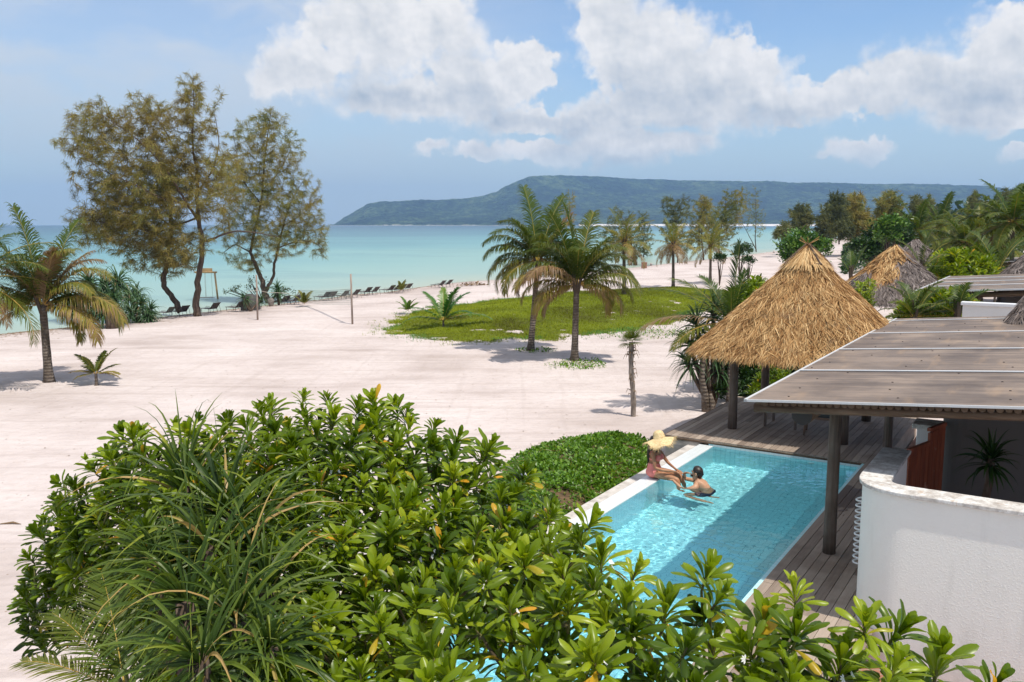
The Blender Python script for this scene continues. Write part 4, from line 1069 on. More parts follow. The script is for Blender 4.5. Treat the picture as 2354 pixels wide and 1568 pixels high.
casuarina('casuarina_tree', 'tallest casuarina with an open olive crown and a dark trunk right of the leaning one', [
    [(455,729,0,.30),(450,690,0,.24),(458,620,0,.20),(467,560,0,.17),(457,510,.2,.15),(452,450,.3,.13),(455,400,.3,.10),(440,330,.2,.07),(446,260,.1,.045),(444,180,0,.018)],
    [(457,510,.2,.12),(430,470,-.4,.09),(395,410,-.8,.07),(350,350,-1,.05),(290,300,-1,.03),(225,260,-1,.018)],
    [(455,420,.2,.08),(410,360,.9,.06),(380,300,1,.045),(345,250,1,.03),(322,215,1,.015)],
    [(455,440,.3,.07),(490,390,.5,.05),(505,330,.7,.035),(495,270,.6,.02)],
    [(430,470,-.4,.07),(370,455,-1.2,.055),(300,420,-1.8,.04),(230,390,-2,.025),(180,350,-2,.014)],
    [(467,556,0,.10),(500,545,-.6,.075),(540,530,-1,.06),(590,535,-1.2,.04),(640,545,-1,.02)],
    [(457,500,.2,.08),(400,520,1,.06),(350,540,1.5,.04),(300,560,1.5,.02)]],
    [(440,260,62,80,1.6),(340,330,120,95,2.6),(225,320,75,70,1.8),(250,400,85,65,2),(400,420,130,75,3),(300,500,110,70,2.6),(500,420,60,90,2),(215,270,60,50,1.2),(185,320,50,55,1.4),(330,260,60,50,1.2),(445,200,26,34,.6),(410,560,80,50,2)], Yl, rgc, 2000, M_casu, per=22, sw=.024, rk=.8, group=GC)
casuarina('casuarina_tree', 'casuarina with a crooked leaning trunk and drooping lower branches, leftmost of the tall three', [
    [(415,717,0,.24),(402,690,0,.20),(378,662,0,.18),(374,640,0,.20),(384,605,0,.16),(390,560,0,.14),(394,510,.2,.11),(385,450,.3,.08),(372,400,.2,.05),(365,350,.2,.02)],
    [(390,560,0,.09),(345,530,-.8,.07),(290,520,-1,.05),(230,510,-1,.03),(180,505,-1,.015)],
    [(388,580,0,.07),(420,560,.5,.05),(440,590,.6,.03)],
    [(392,520,0,.07),(330,470,.8,.05),(270,470,1,.03)]],
    [(300,520,115,55,2.4),(215,525,60,42,1.6),(350,580,80,48,2),(375,430,75,75,2),(270,455,70,50,2),(410,600,35,40,1),(190,500,38,22,1)], Yl + 1.5, rgc, 1050, M_casu, per=22, sw=.024, rk=.85, group=GC, sep_tint=(.55, .2))
Yr = gp(612, 700)[1]
casuarina('casuarina_tree', 'casuarina with two low spreading trunks and a rounded crown, rightmost of the tall three', [
    [(612,706,0,.34),(610,670,0,.30),(600,640,0,.22),(588,610,0,.18),(574,580,0,.15),(585,530,.2,.12),(600,470,.2,.10),(605,400,.2,.08),(612,330,.2,.05),(622,265,0,.02)],
    [(610,670,0,.2),(628,640,.3,.14),(630,605,.3,.13),(640,570,.2,.11),(650,520,.4,.08),(670,460,.5,.05),(700,410,.5,.02)],
    [(640,570,.2,.07),(690,550,-.8,.05),(730,560,-.8,.025),(752,590,-.8,.012)],
    [(600,470,.2,.07),(560,420,-.8,.05),(545,360,-1,.03),(535,300,-1,.015)],
    [(600,440,.2,.06),(640,400,.8,.04),(670,340,.8,.02)],
    [(574,580,0,.07),(540,560,.8,.05),(515,580,.8,.03)],
    [(650,520,.3,.05),(700,490,1,.03),(735,450,1,.014)]],
    [(590,320,60,60,2),(650,350,50,70,1.8),(560,400,75,70,2.4),(620,450,95,75,3),(690,470,52,60,1.8),(640,540,95,50,2.4),(710,520,44,38,1.4),(545,520,55,55,1.8),(735,560,24,36,.8),(575,600,45,24,1.2),(612,280,44,32,1)], Yr, rgc, 1800, M_casu, per=21, sw=.023, rk=.8, group=GC, sep_tint=(.62, .18))
# ------------------------------------------------------------------ sea lettuce shrubs (rosettes of glossy spoon leaves)
def spoon_leaf(curl=.25, fold=.22):
    ys = np.array([0, .18, .38, .58, .76, .90, 1.0]); ws = np.array([.024, .042, .072, .105, .128, .108, .04])
    V = []
    for y, w in zip(ys, ws):
        z = .10 * math.sin(y * 3.0) - curl * y * y * .55
        V += [(-w, y, z + fold * w * 1.1), (-w * .52, y, z + fold * w * .25), (0, y, z - .012), (w * .52, y, z + fold * w * .25), (w, y, z + fold * w * 1.1)]
    V = np.array(V); Q = []
    for i in range(len(ys) - 1):
        for j in range(4): a = i * 5 + j; Q.append((a, a + 1, a + 6, a + 5))
    return V, np.array(Q)
LEAFS = [spoon_leaf(.05, .3), spoon_leaf(.25, -.5), spoon_leaf(.5, -.7), spoon_leaf(-.1, .35), spoon_leaf(.35, -.25)]
def rosettes(mb, C, AXs, S, T, rg, nleaf=18, flowers=None, leafset=None, yellow=.016):
    """C centres, AXs axis directions, S leaf length, T tint per rosette"""
    k = len(C); LS = leafset or LEAFS
    u = np.cross(AXs, rg.normal(0, 1, (k, 3))); u /= np.linalg.norm(u, axis=1)[:, None]; w = np.cross(AXs, u)
    for j in range(nleaf):
        q = (j + .5) / nleaf; ph = j * 2.39996 + rg.uniform(-.25, .25, k)
        th = R(6) + (q ** 1.25) * R(82) + rg.normal(0, .13, k)
        d = AXs * np.cos(th)[:, None] + (u * np.cos(ph)[:, None] + w * np.sin(ph)[:, None]) * np.sin(th)[:, None]
        d[:, 2] -= .12 * q; d /= np.linalg.norm(d, axis=1)[:, None]
        ln = S * (.62 + .42 * math.sin(min(q * 1.5, 1) * 1.57)) * rg.uniform(.85, 1.15, k)
        F = frames(d, (0, 0, 1)); z = F[:, :, 2]
        F = np.stack([np.cross(d, AXs), d, np.zeros_like(d)], -1); x = F[:, :, 0]; x /= np.linalg.norm(x, axis=1)[:, None] + 1e-9
        ro = rg.normal(0, .22, k)[:, None]; z = np.cross(x, d); x, z = x * np.cos(ro) + z * np.sin(ro), z * np.cos(ro) - x * np.sin(ro)
        F = np.stack([x * ln[:, None], d * ln[:, None], z * ln[:, None]], -1)
        P = C - AXs * (S * .55 * q)[:, None] + d * (S * .04)[:, None]
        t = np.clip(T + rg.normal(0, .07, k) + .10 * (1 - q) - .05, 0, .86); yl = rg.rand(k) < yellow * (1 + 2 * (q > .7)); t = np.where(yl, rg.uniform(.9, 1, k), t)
        V, Q = LS[rg.randint(0, len(LS)) if j > nleaf * .35 else 0]
        mb.inst(V, Q, F, P, tint=t)
    if flowers is not None:
        sel = np.where(rg.rand(k) < .33)[0]
        for i in sel:
            n = rg.randint(2, 6)
            for _ in range(n):
                dd = rg.normal(0, 1, 3); dd[2] = abs(dd[2]) * .4; dd /= np.linalg.norm(dd)
                c = C[i] - AXs[i] * S[i] * .35 + dd * S[i] * rg.uniform(.25, .5)
                fd = dd + (0, -.6, .6); fd /= np.linalg.norm(fd); a = np.cross(fd, (0, 0, 1.)); a /= np.linalg.norm(a); b = np.cross(fd, a)
                r_ = rg.uniform(.008, .013)
                for m_ in range(5):
                    an = R(-80 + 40 * m_); e = a * math.cos(an) + b * math.sin(an); f_ = np.cross(fd, e)
                    flowers.add([c, c + e * r_ + f_ * r_ * .3, c + e * r_ * 1.6, c + e * r_ - f_ * r_ * .3], Q=[(0, 1, 2, 3)])
def inside_px(x, y, poly):
    return poly_sd(np.array([x]), np.array([y]), np.array(poly, float))[0] > 0
def shrub_fg(name, label, outline, dfun, root_w, seed, spacing=.165, leaf=(.125, .19), nleaf=18, layers=((0, 0),), group=None, tint=(.5, .13), hole=None):
    rg = np.random.RandomState(seed); poly = np.array(outline, float)
    root = thing(name, label, 'shrub', root_w, 0, group)
    x0, y0 = poly.min(0); x1, y1 = poly.max(0)
    pts = []
    X = rg.uniform(x0, x1, 9000); Y = rg.uniform(y0, y1, 9000); ins = poly_sd(X, Y, poly) > 6
    for x, y in zip(X[ins], Y[ins]):
        sp_ = spacing * FPX / dfun(x, y)
        if hole is not None and rg.rand() < hole(x, y): continue
        ok = True
        for (a, b) in pts:
            if (a - x) ** 2 + (b - y) ** 2 < sp_ * sp_ * .8: ok = False; break
        if ok: pts.append((x, y))
    C, AXs, S, T = [], [], [], []
    cen = np.array([(x0 + x1) / 2, y1])
    for (x, y) in pts:
        for (dz, dd) in layers:
            d0 = dfun(x, y) + rg.normal(0, .12) + dd
            p = atY(x, y, d0 * .97) + np.array([rg.normal(0, .05), 0, dz])
            ax = np.array([(x - cen[0]) / 1700.0, -.12 - .10 * rg.rand(), 1.0]) + rg.normal(0, .22, 3); ax /= np.linalg.norm(ax)
            C.append(p); AXs.append(ax); S.append(rg.uniform(*leaf)); T.append(rg.normal(*tint) - (.14 if dz else 0) - (.15 if dz < -.4 else 0))  # lower layers darker: shadow inside the shrub put into the leaf tint
    C = np.array(C); AXs = np.array(AXs); S = np.array(S); T = np.array(T)
    lf, fl, stm = MB(), MB(), MB()
    rosettes(lf, C, AXs, S, T, rg, nleaf, fl)
    # stems: thick limbs rise from the foot, each rosette hangs on the nearest branch
    root_w = np.array(root_w, float); nodes = [root_w]; par = [-1]; rad = [.07]
    top = C[rg.choice(len(C), min(16, len(C)), replace=False)] - (0, 0, .45)
    for t in top:
        q = np.linspace(0, 1, 7)[:, None]; mid = root_w * .45 + t * .55 + (0, 0, -.25) + rg.normal(0, .12, 3)
        P = (1 - q) ** 2 * root_w + 2 * q * (1 - q) * mid + q * q * t; stm.tube(P, np.linspace(.045, .016, 7), n=7)
        nodes += list(P[2:])
    N = np.array(nodes); order = np.argsort([np.min(np.linalg.norm(N - c, axis=1)) for c in C])
    arr = np.zeros((len(N) + 4 * len(C), 3)); n = len(N); arr[:n] = N
    for i in order:
        tgt = C[i] - AXs[i] * S[i] * .6; dv = tgt - arr[:n]; ds = np.linalg.norm(dv, axis=1) + np.maximum(0, -dv[:, 2]) * 2 + np.maximum(0, .25 - dv[:, 2]) * .5
        a = arr[int(np.argmin(ds))]; mid = (a + tgt) / 2 + np.array([0, 0, -.12 * np.linalg.norm(tgt - a)])
        q = np.linspace(0, 1, 5)[:, None]; P = (1 - q) ** 2 * a + 2 * q * (1 - q) * mid + q * q * tgt
        P = np.concatenate([P, (C[i] + AXs[i] * .01)[None]]); stm.tube(P, np.linspace(.013, .006, 6), n=5, cap=False)
        arr[n:n + 3] = P[2:5]; n += 3
    stm.build('stems', M_stem_y, root, smooth_=True); lf.build('foliage', M_lettuce, root, smooth_=True)
    if fl.n: tag(fl.build('flowers', M_petal, root), kind='stuff')
    return root
def f_stemy(nt):
    n = nt.noise(nt.pos(), 9, 3); return dict(col=nt.ramp(n, [(.35, (.075, .055, .03)), (.6, (.17, .17, .035))]), rough=.6)
M_stem_y = mat('yellow green shrub stems', fn=f_stemy)
OUT_A = [(25,1345),(60,1270),(100,1210),(95,1165),(130,1110),(190,1080),(205,1035),(262,985),(330,985),(420,965),(500,955),(600,945),(650,925),(705,897),(760,915),(800,932),(850,918),(900,925),(960,962),(1000,975),
         (1050,1010),(1085,1035),(1150,1020),(1185,1075),(1240,1110),(1250,1150),(1290,1170),(1355,1195),(1340,1225),(1300,1250),(1240,1290),(1130,1330),(1060,1350),(990,1420),(950,1600),(500,1640),(400,1500),(300,1420),(230,1340),(180,1320),(120,1385),(60,1385)]
def dA(x, y): return np.maximum(1.0 / np.interp(y, [890, 1568], [1 / 8.0, 1 / 4.1]), 7.6 - (x - 60) / 420 * 2.9)
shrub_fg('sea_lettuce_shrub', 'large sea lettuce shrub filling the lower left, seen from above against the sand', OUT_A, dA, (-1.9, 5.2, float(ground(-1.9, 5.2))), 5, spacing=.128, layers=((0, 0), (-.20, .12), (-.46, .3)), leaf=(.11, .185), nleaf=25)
OUT_B = [(905,1600),(930,1460),(1000,1400),(1085,1335),(1180,1290),(1260,1235),(1330,1240),(1400,1262),(1455,1300),(1490,1370),(1500,1430),(1535,1440),(1530,1400),(1555,1335),(1600,1285),(1650,1320),(1660,1365),(1620,1430),(1660,1450),(1700,1400),(1730,1365),(1770,1400),(1810,1350),
         (1850,1365),(1880,1425),(1900,1445),(1975,1425),(2020,1430),(2048,1395),(2085,1393),(2122,1425),(2105,1480),(2180,1500),(2205,1520),(2240,1555),(2270,1540),(2325,1545),(2335,1600)]
def dB(x, y): return 1.0 / (np.interp(y, [1230, 1568], [1 / 5.0, 1 / 3.5]) + np.interp(x, [1300, 2200], [0, .035]))
def holeB(x, y): return .18 if (1050 < x < 1480 and y < 1500) or (1500 < x < 1640 and y > 1440) else .05
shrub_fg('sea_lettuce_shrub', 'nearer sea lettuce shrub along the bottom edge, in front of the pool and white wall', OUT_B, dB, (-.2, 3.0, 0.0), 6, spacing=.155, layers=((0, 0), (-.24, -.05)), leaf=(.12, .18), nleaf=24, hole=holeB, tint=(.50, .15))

# ------------------------------------------------------------------ screw pines
def strap(k_seg=7):
    ys = np.linspace(0, 1, k_seg); return ys
def screwpine_heads(mb, heads, rg, L=(.7, 1.15), w=.042, n=60, arch=1.0, base_t=.38, up=.2):
    for (c, ax, sc) in heads:
        c = np.array(c, float); ax = np.array(ax, float); ax /= np.linalg.norm(ax)
        u = np.cross(ax, (.3, .2, 1.)); u /= np.linalg.norm(u); v = np.cross(ax, u)
        q = (np.arange(n) + .5) / n; ph = np.arange(n) * 2.39996 + rg.uniform(-.3, .3, n)
        th = R(8) + q ** .8 * R(105) + rg.normal(0, .12, n)
        d = ax * np.cos(th)[:, None] + (u * np.cos(ph)[:, None] + v * np.sin(ph)[:, None]) * np.sin(th)[:, None]; d[:, 2] += up * (1 - q); d /= np.linalg.norm(d, axis=1)[:, None]
        ln = rg.uniform(*L, n) * sc * (.72 + .28 * np.sin(q * 3)); ww = w * sc * rg.uniform(.7, 1.15, n)
        seg = 8; P = [np.repeat(c[None], n, 0) - ax * (.22 * sc * q)[:, None]]; D = [d]; kink = rg.uniform(.3, .9, n); kk = rg.rand(n) < .22
        for j in range(seg):
            P.append(P[-1] + D[-1] * (ln / seg)[:, None])
            g = arch * (.10 + .16 * j / seg * 2) * rg.uniform(.6, 1.4, n) + np.where(kk & (np.abs(j / seg - kink) < .07), 1.1, 0)
            nd = D[-1] + np.array([0, 0, -1.0]) * g[:, None]; D.append(nd / np.linalg.norm(nd, axis=1)[:, None])
        side = np.cross(d, ax); side /= np.linalg.norm(side, axis=1)[:, None] + 1e-9
        ro = rg.normal(0, .35, n)[:, None]; nrm = np.cross(side, d); side = side * np.cos(ro) + nrm * np.sin(ro)
        prof = [.9, 1.0, 1.0, .95, .85, .7, .5, .28, .03]; V = []
        for j in range(seg + 1):
            nz = np.cross(side, D[j]); V += [P[j] - side * (ww * prof[j] / 2)[:, None] + nz * (ww * prof[j] * .25)[:, None], P[j] - nz * 0, P[j] + side * (ww * prof[j] / 2)[:, None] + nz * (ww * prof[j] * .25)[:, None]]
        V = np.stack(V, 1); nv = 3 * (seg + 1); Q = []
        for j in range(seg):
            for m_ in range(2): a = j * 3 + m_; Q.append((a, a + 1, a + 4, a + 3))
        off = (np.arange(n) * nv)[:, None, None]
        t0 = np.clip(base_t + rg.normal(0, .13, n), 0, .85); t0 = np.where(rg.rand(n) < .035, .98, t0)
        tt = t0[:, None] + np.linspace(-.08, .30, seg + 1)[None] ** 1; tt = np.clip(np.repeat(tt, 3, 1), 0, 1)
        mb.add(V.reshape(-1, 3), Q=(np.array(Q)[None] + off).reshape(-1, 4), tint=tt.ravel())
def screw_pine(label, foot, heads, seed, m=None, group=None, rad=.05, **kw):
    rg = np.random.RandomState(seed); root = thing('screw_pine', label, 'plant', foot, 0, group); foot = np.array(foot, float)
    mb, st = MB(), MB(); screwpine_heads(mb, heads, rg, **kw)
    for (c, ax, sc) in heads:
        c = np.array(c, float); q = np.linspace(0, 1, 6)[:, None]; mid = foot * .5 + c * .5 + rg.normal(0, .1, 3) * np.linalg.norm(c - foot) * .5
        P = (1 - q) ** 2 * foot + 2 * q * (1 - q) * mid + q * q * c; st.tube(P, np.linspace(rad * 1.3, rad, 6), n=8)
    st.build('trunk', M_bark, root, smooth_=True); mb.build('leaves', m or M_pandan, root)
    return root
hd = []
for (x, y, d, ax, s_) in [(470,1120,6.1,(-.2,-.1,1),1.05),(560,1175,5.8,(-.15,-.2,1),1.0),(400,1290,5.4,(-.6,-.2,.8),.8),(620,1255,5.5,(.05,-.3,1),.9),(520,1260,5.2,(-.4,-.3,.9),.95),(660,1350,4.9,(.2,-.35,.9),.72),(470,1380,4.6,(-.35,-.4,.8),.85),(590,1420,4.4,(.0,-.5,.8),.85),(660,1490,4.2,(.1,-.5,.7),.62),(500,1520,4.0,(-.3,-.5,.7),.7)]:
    hd.append((atY(x - 45, y, d * .93), ax, s_ * .9))
screw_pine('dark green screw pine with long strap leaves rising through the lower left shrub', (-1.45, 5.0, 0), hd, 9, n=74, arch=.95, L=(.55, 1.2), w=.033)
# palm whose fronds reach into the lower left corner
rg = np.random.RandomState(77); cpt = atY(290, 1590, 4.5)
palm('young_palm', 'palm with stiff narrow leaflets at the bottom left corner under the screw pine', (cpt[0], cpt[1], 0), cpt, rg, fr=[
    (math.atan2(.5, -1), R(42), .66, .55, .62), (math.atan2(.15, -1), R(22), .62, .5, .45), (math.atan2(1, -.7), R(55), .75, .6, .7), (math.atan2(.6, .3), R(50), .6, .6, .7)], rad=.06, nl=46, leaf=.74, hang=.12, lw=.024, fib=False)

# ------------------------------------------------------------------ small leafy things, bushes
def oval_leaf():
    V = np.array([(0, 0, 0), (-.32, .38, .06), (0, .42, -.02), (.32, .38, .06), (-.26, .76, .03), (0, .80, -.03), (.26, .76, .03), (0, 1.05, -.06)])
    Q = [(0, 2, 1, 1), (0, 3, 2, 2), (1, 2, 5, 4), (2, 3, 6, 5)]
    return V, np.array([(1, 2, 5, 4), (2, 3, 6, 5)]), np.array([(0, 2, 1), (0, 3, 2), (4, 5, 7), (5, 6, 7)])
def scatter_leaves(mb, P, D, S, T, roll=None, rg=None):
    V, Q, Tt = oval_leaf(); F = frames(D, (0, 0, 1), roll); k = len(P)
    F = F * S[:, None, None]
    W_ = np.einsum('kij,nj->kni', F, V) + P[:, None, :]; off = (np.arange(k) * len(V))[:, None, None]
    mb.add(W_.reshape(-1, 3), Q=(Q[None] + off).reshape(-1, 4), T=(Tt[None] + off).reshape(-1, 3), tint=np.repeat(T, len(V)))
def bush(label, lobes, seed, n, leaf, m, foot=None, cat='bush', name='leafy_bush', group=None, trunk=.05, tint=(.5, .16)):
    """lobes: (centre xyz, radii xyz): leaf clumps through the lobes' outer volume"""
    rg = np.random.RandomState(seed); lobes = [(np.array(c, float), np.array(r_, float)) for c, r_ in lobes]
    if foot is None: c = np.mean([l[0] for l in lobes], 0); foot = (c[0], c[1], float(ground(c[0], c[1])))
    root = thing(name, label, cat, foot, 0, group); foot = np.array(foot, float); mb, st = MB(), MB()
    vol = np.array([r_[0] * r_[1] * r_[2] for c, r_ in lobes]) ** .67; vol /= vol.sum()
    for (c, r_), w_ in zip(lobes, vol):
        kc = max(6, int(n * w_ / 14)); v = rg.normal(0, 1, (kc, 3)); v /= np.linalg.norm(v, axis=1)[:, None]; v[:, 2] = np.where(v[:, 2] < -.35, -v[:, 2], v[:, 2])
        cc = c + v * r_ * (rg.rand(kc, 1) ** .22) * rg.uniform(.82, 1.12, (kc, 1)); ct = np.clip(rg.normal(*tint, kc), 0, 1)
        k = kc * 14; ci = np.repeat(np.arange(kc), 14); sz = np.min(r_) * .20 + leaf
        P = cc[ci] + rg.normal(0, 1, (k, 3)) * sz * .55; D = v[ci] * .7 + rg.normal(0, .6, (k, 3)) + (0, 0, .25)
        scatter_leaves(mb, P, D, leaf * rg.uniform(.7, 1.3, k), np.clip(ct[ci] + rg.normal(0, .09, k), 0, 1), rg.normal(0, .5, k))
        for i in range(6):
            t = cc[rg.randint(kc)]; q = np.linspace(0, 1, 5)[:, None]; mid = (foot + t) / 2 + rg.normal(0, .1, 3) * r_; st.tube((1 - q) ** 2 * foot + 2 * q * (1 - q) * mid + q * q * t, np.linspace(trunk, trunk * .25, 5), n=6)
    st.build('stems', M_bark, root, smooth_=True); mb.build('foliage', m, root)
    return root
def lobes_px(base_Y, L):
    out = []
    for (x, y, rx, ry, dy) in L:
        c = atY(x, y, base_Y + dy); k = base_Y / FPX; out.append((c, (rx * k, (rx + ry) / 2 * k, ry * k)))
    return out
# creeping beach vine beside the pool
def vine():
    rg = np.random.RandomState(12)
    px = [(1170,1062),(1215,1030),(1290,1004),(1380,996),(1450,996),(1500,1008),(1520,1030),(1500,1075),(1420,1130),(1345,1180),(1290,1215),(1180,1200),(1100,1150)]
    poly = np.array([atz(x, y, .1)[:2] for x, y in px])
    extra = np.array([c2w(-3.75, s_)[:2] for s_ in (-1.1, -4, -8.6)])
    poly = np.concatenate([poly[:6], [c2w(-3.62, -.75)[:2]], [c2w(-3.62, -9.5)[:2]], [atz(980, 1250, .1)[:2]], poly[-1:]])
    lo, hi = poly.min(0), poly.max(0); n = 95000
    X = rg.uniform(lo[0], hi[0], n); Y = rg.uniform(lo[1], hi[1], n); sd_ = poly_sd(X, Y, poly) + vnoise(X, Y, .5, 3) * .35
    k = sd_ > 0; X, Y, sd_ = X[k], Y[k], sd_[k]; keep = rg.rand(len(X)) < .62; X, Y, sd_ = X[keep], Y[keep], sd_[keep]
    mound = .30 * smooth(sd_, 0, 1.2) + vnoise(X, Y, .45, 5) * .16
    thin = vnoise(X, Y, .6, 8) < -.30
    Z = ground(X, Y) + mound * rg.uniform(.55, 1.0, len(X)) + .04
    k = ~(thin & (rg.rand(len(X)) < .75)); X, Y, Z = X[k], Y[k], Z[k]; n = len(X)
    D = rg.normal(0, .6, (n, 3)) + (0, -.1, .5); mb = MB()
    scatter_leaves(mb, np.stack([X, Y, Z], 1), D, rg.uniform(.055, .10, n), np.clip(rg.normal(.58, .17, n), 0, .93), rg.normal(0, .4, n))
    # woven brown runners under the leaves
    for i in range(700):
        j = rg.randint(n); a = rg.uniform(0, 6.28); p = np.array([X[j], Y[j], Z[j] - .06]); q = [p]
        for _ in range(5): a += rg.normal(0, .5); p = p + (math.cos(a) * .13, math.sin(a) * .13, rg.normal(0, .015)); q.append(p)
        mb.tube(q, .0045, n=4, tint=.99, cap=False)
    g = np.linspace(0, 1, 60); GX, GY = np.meshgrid(lo[0] + g * (hi[0] - lo[0]), lo[1] + g * (hi[1] - lo[1]), indexing='ij'); S_ = poly_sd(GX, GY, poly)
    Vv = np.stack([GX, GY, ground(GX, GY) + .25 * smooth(S_, .05, 1.2) - .06 * (S_ < .1)], -1); Q = []
    for i in range(59):
        for j in range(59):
            if S_[i:i + 2, j:j + 2].min() > .08: a = i * 60 + j; Q.append((a, a + 60, a + 61, a + 1))
    mb2 = MB().add(Vv.reshape(-1, 3), Q=Q, tint=.5)
    o = tag(mb.build('beach_vine', M_creep), kind='stuff')
    tag(mb2.build('leaf_litter', mat('brown litter', fn=lambda nt: dict(col=nt.ramp(nt.noise(nt.pos(), 12, 5, .7), [(.35, (.05, .035, .018)), (.6, (.15, .09, .045)), (.75, (.10, .13, .02))]), rough=.95)), smooth_=True), kind='stuff')
vine()
# grass on the low mound
def grass():
    rg = np.random.RandomState(13); lo, hi = MOUND.min(0) - 1.5, MOUND.max(0) + 1.5
    n = 150000; X = rg.uniform(lo[0], hi[0], n); Y = rg.uniform(lo[1], hi[1], n); sd_ = poly_sd(X, Y, MOUND)
    nz = vnoise(X, Y, 1.4, 21); edge = sd_ + vnoise(X, Y, .9, 22) * 1.3
    k = (edge > 0) | ((edge > -1.0) & (rg.rand(n) < .05)); X, Y, nz, sd_, edge = X[k], Y[k], nz[k], sd_[k], edge[k]
    bare = (vnoise(X, Y, .8, 30) + vnoise(X, Y, .3, 31) * .6) > .50; k = ~(bare & (rg.rand(len(X)) < .9)); X, Y, nz, sd_ = X[k], Y[k], nz[k], sd_[k]
    n = len(X); Z = ground(X, Y); patch = vnoise(X, Y, 3.5, 40); mb = MB(); tall = .055 + .06 * (vnoise(X, Y, .9, 41) + .5)
    green = (sd_ < .9) & (vnoise(X, Y, 2.2, 44) > .0)
    for j in range(3):
        a = rg.uniform(0, 6.28, n); d = np.stack([np.cos(a) * .8, np.sin(a) * .8, rg.uniform(.4, 1.1, n)], 1); L = tall * rg.uniform(.7, 1.7, n)
        s_ = np.stack([-np.sin(a), np.cos(a), np.zeros(n)], 1) * (.011 * rg.uniform(.6, 1.6, n))[:, None]; P = np.stack([X, Y, Z], 1) + rg.normal(0, .05, (n, 3)) * (1, 1, .1)
        V = np.stack([P - s_, P + s_, P + d * L[:, None] + s_ * .15, P + d * L[:, None] - s_ * .15], 1)
        t = np.clip(.5 + patch * .5 + nz * .35 + rg.normal(0, .15, n), 0, .9); t = np.where(green & (rg.rand(n) < .6), 1.0, t)
        mb.add(V.reshape(-1, 3), Q=np.arange(n * 4).reshape(-1, 4), tint=np.repeat(t, 4))
    gx = np.arange(lo[0], hi[0], .16); gy = np.arange(lo[1], hi[1], .16); GX, GY = np.meshgrid(gx, gy, indexing='ij'); S_ = poly_sd(GX, GY, MOUND) + vnoise(GX, GY, .9, 22) * 1.3
    b2 = (vnoise(GX, GY, .8, 30) + vnoise(GX, GY, .3, 31) * .6) > .54
    ok = (S_ > .35) & ~b2; okq = ok[:-1, :-1] & ok[1:, :-1] & ok[1:, 1:] & ok[:-1, 1:]; I, J = np.nonzero(okq); m_ = len(gy); a = I * m_ + J
    mb.add(np.stack([GX, GY, ground(GX, GY) + .022], -1).reshape(-1, 3), Q=np.stack([a, a + m_, a + m_ + 1, a + 1], 1), tint=np.clip(.42 + vnoise(GX, GY, 3.5, 40) * .45 + vnoise(GX, GY, .5, 45) * .3, 0, .9).ravel())
    tag(mb.build('mound_grass', M_grass), kind='stuff')
grass()
def patch(px, py, rx, ry, n, seed):
    rg = np.random.RandomState(seed); c = gp(px, py); a = rg.uniform(0, 6.28, n); r_ = rg.rand(n) ** .6
    X = c[0] + rx * r_ * np.cos(a); Y = c[1] + ry * r_ * np.sin(a) + X * 0; Z = ground(X, Y) + rg.uniform(.0, .06, n); mb = MB()
    scatter_leaves(mb, np.stack([X, Y, Z], 1), rg.normal(0, .7, (n, 3)) + (0, 0, .3), rg.uniform(.05, .11, n), np.clip(rg.normal(.6, .25, n), 0, 1), rg.normal(0, .4, n))
    tag(mb.build('ground_cover', M_creep), kind='stuff')
patch(1340, 838, .9, 1.3, 420, 1); patch(1300, 842, .8, 1.0, 120, 2); patch(1232, 806, .9, .8, 240, 3)
patch(1530, 762, 2.2, 2.0, 500, 4); patch(1480, 770, 1.8, 1.6, 260, 5)
# ------------------------------------------------------------------ trees and plants further away
GM = 'casuarinas along the far sand'
def far_casu(label, bx, by, crown, seed, n, mt=None, stems=None, per=14, rad=.12, dY=None, strip=(.3, .6), sw=.05, group=GM, st=(.5, .2)):
    b = gp(bx, by); Y = b[1] if dY is None else dY; rg = np.random.RandomState(seed)
    top = min(e[1] - e[3] for e in crown); cx = crown[0][0]
    limbs = stems or [[(bx, by + 2, 0, rad), (bx + (cx - bx) * .3 + rg.normal(0, 3), by + (top - by) * .35, 0, rad * .7), (cx + rg.normal(0, 3), by + (top - by) * .7, 0, rad * .45), (cx, top + 5, 0, rad * .12)]]
    crown = [(a, b - 4, c * 1.15, d * 1.15, e) for a, b, c, d, e in crown]
    return casuarina('casuarina_tree', label, limbs, crown, Y, rg, int(n * 1.25), mt or M_casu_g, strip=strip, sw=sw, per=per, group=group, droop=.45, twig=.012, sep_tint=st)
far_casu('bushy casuarina behind the twin palms with a leaning grey trunk at the water', 1456, 612, [(1410,540,32,40,2.5),(1445,560,34,40,2.5),(1400,585,34,22,2),(1425,505,20,25,1.5),(1375,590,25,18,1.5)], 51, 300, stems=[[(1462,613,0,.28),(1452,585,0,.2),(1448,545,0,.12),(1430,500,0,.03)],[(1452,585,0,.12),(1420,560,0,.08),(1400,530,0,.03)]])
far_casu('slim young casuarina beside the brown bin on the shore', 1479, 600, [(1478,545,20,38,1.5),(1484,575,18,16,1.2),(1480,510,12,18,1)], 52, 170)
far_casu('tall thin casuarina rising behind the yellowest palm', 1557, 604, [(1550,520,28,35,2),(1535,480,14,22,1.4),(1570,480,18,24,1.4),(1560,565,30,22,2)], 53, 260, st=(.4, .2))
far_casu('dense broad casuarina left of the pair above the white palm trunks', 1617, 598, [(1618,510,30,40,2.5),(1620,475,18,22,1.5),(1600,545,28,24,2)], 54, 330, mt=M_casu, st=(.75, .18))
far_casu('dense casuarina beside the bare forked one', 1652, 596, [(1668,510,36,40,2.5),(1685,475,24,30,2),(1650,545,30,26,2),(1700,455,12,16,1)], 55, 420, mt=M_casu, st=(.8, .18))
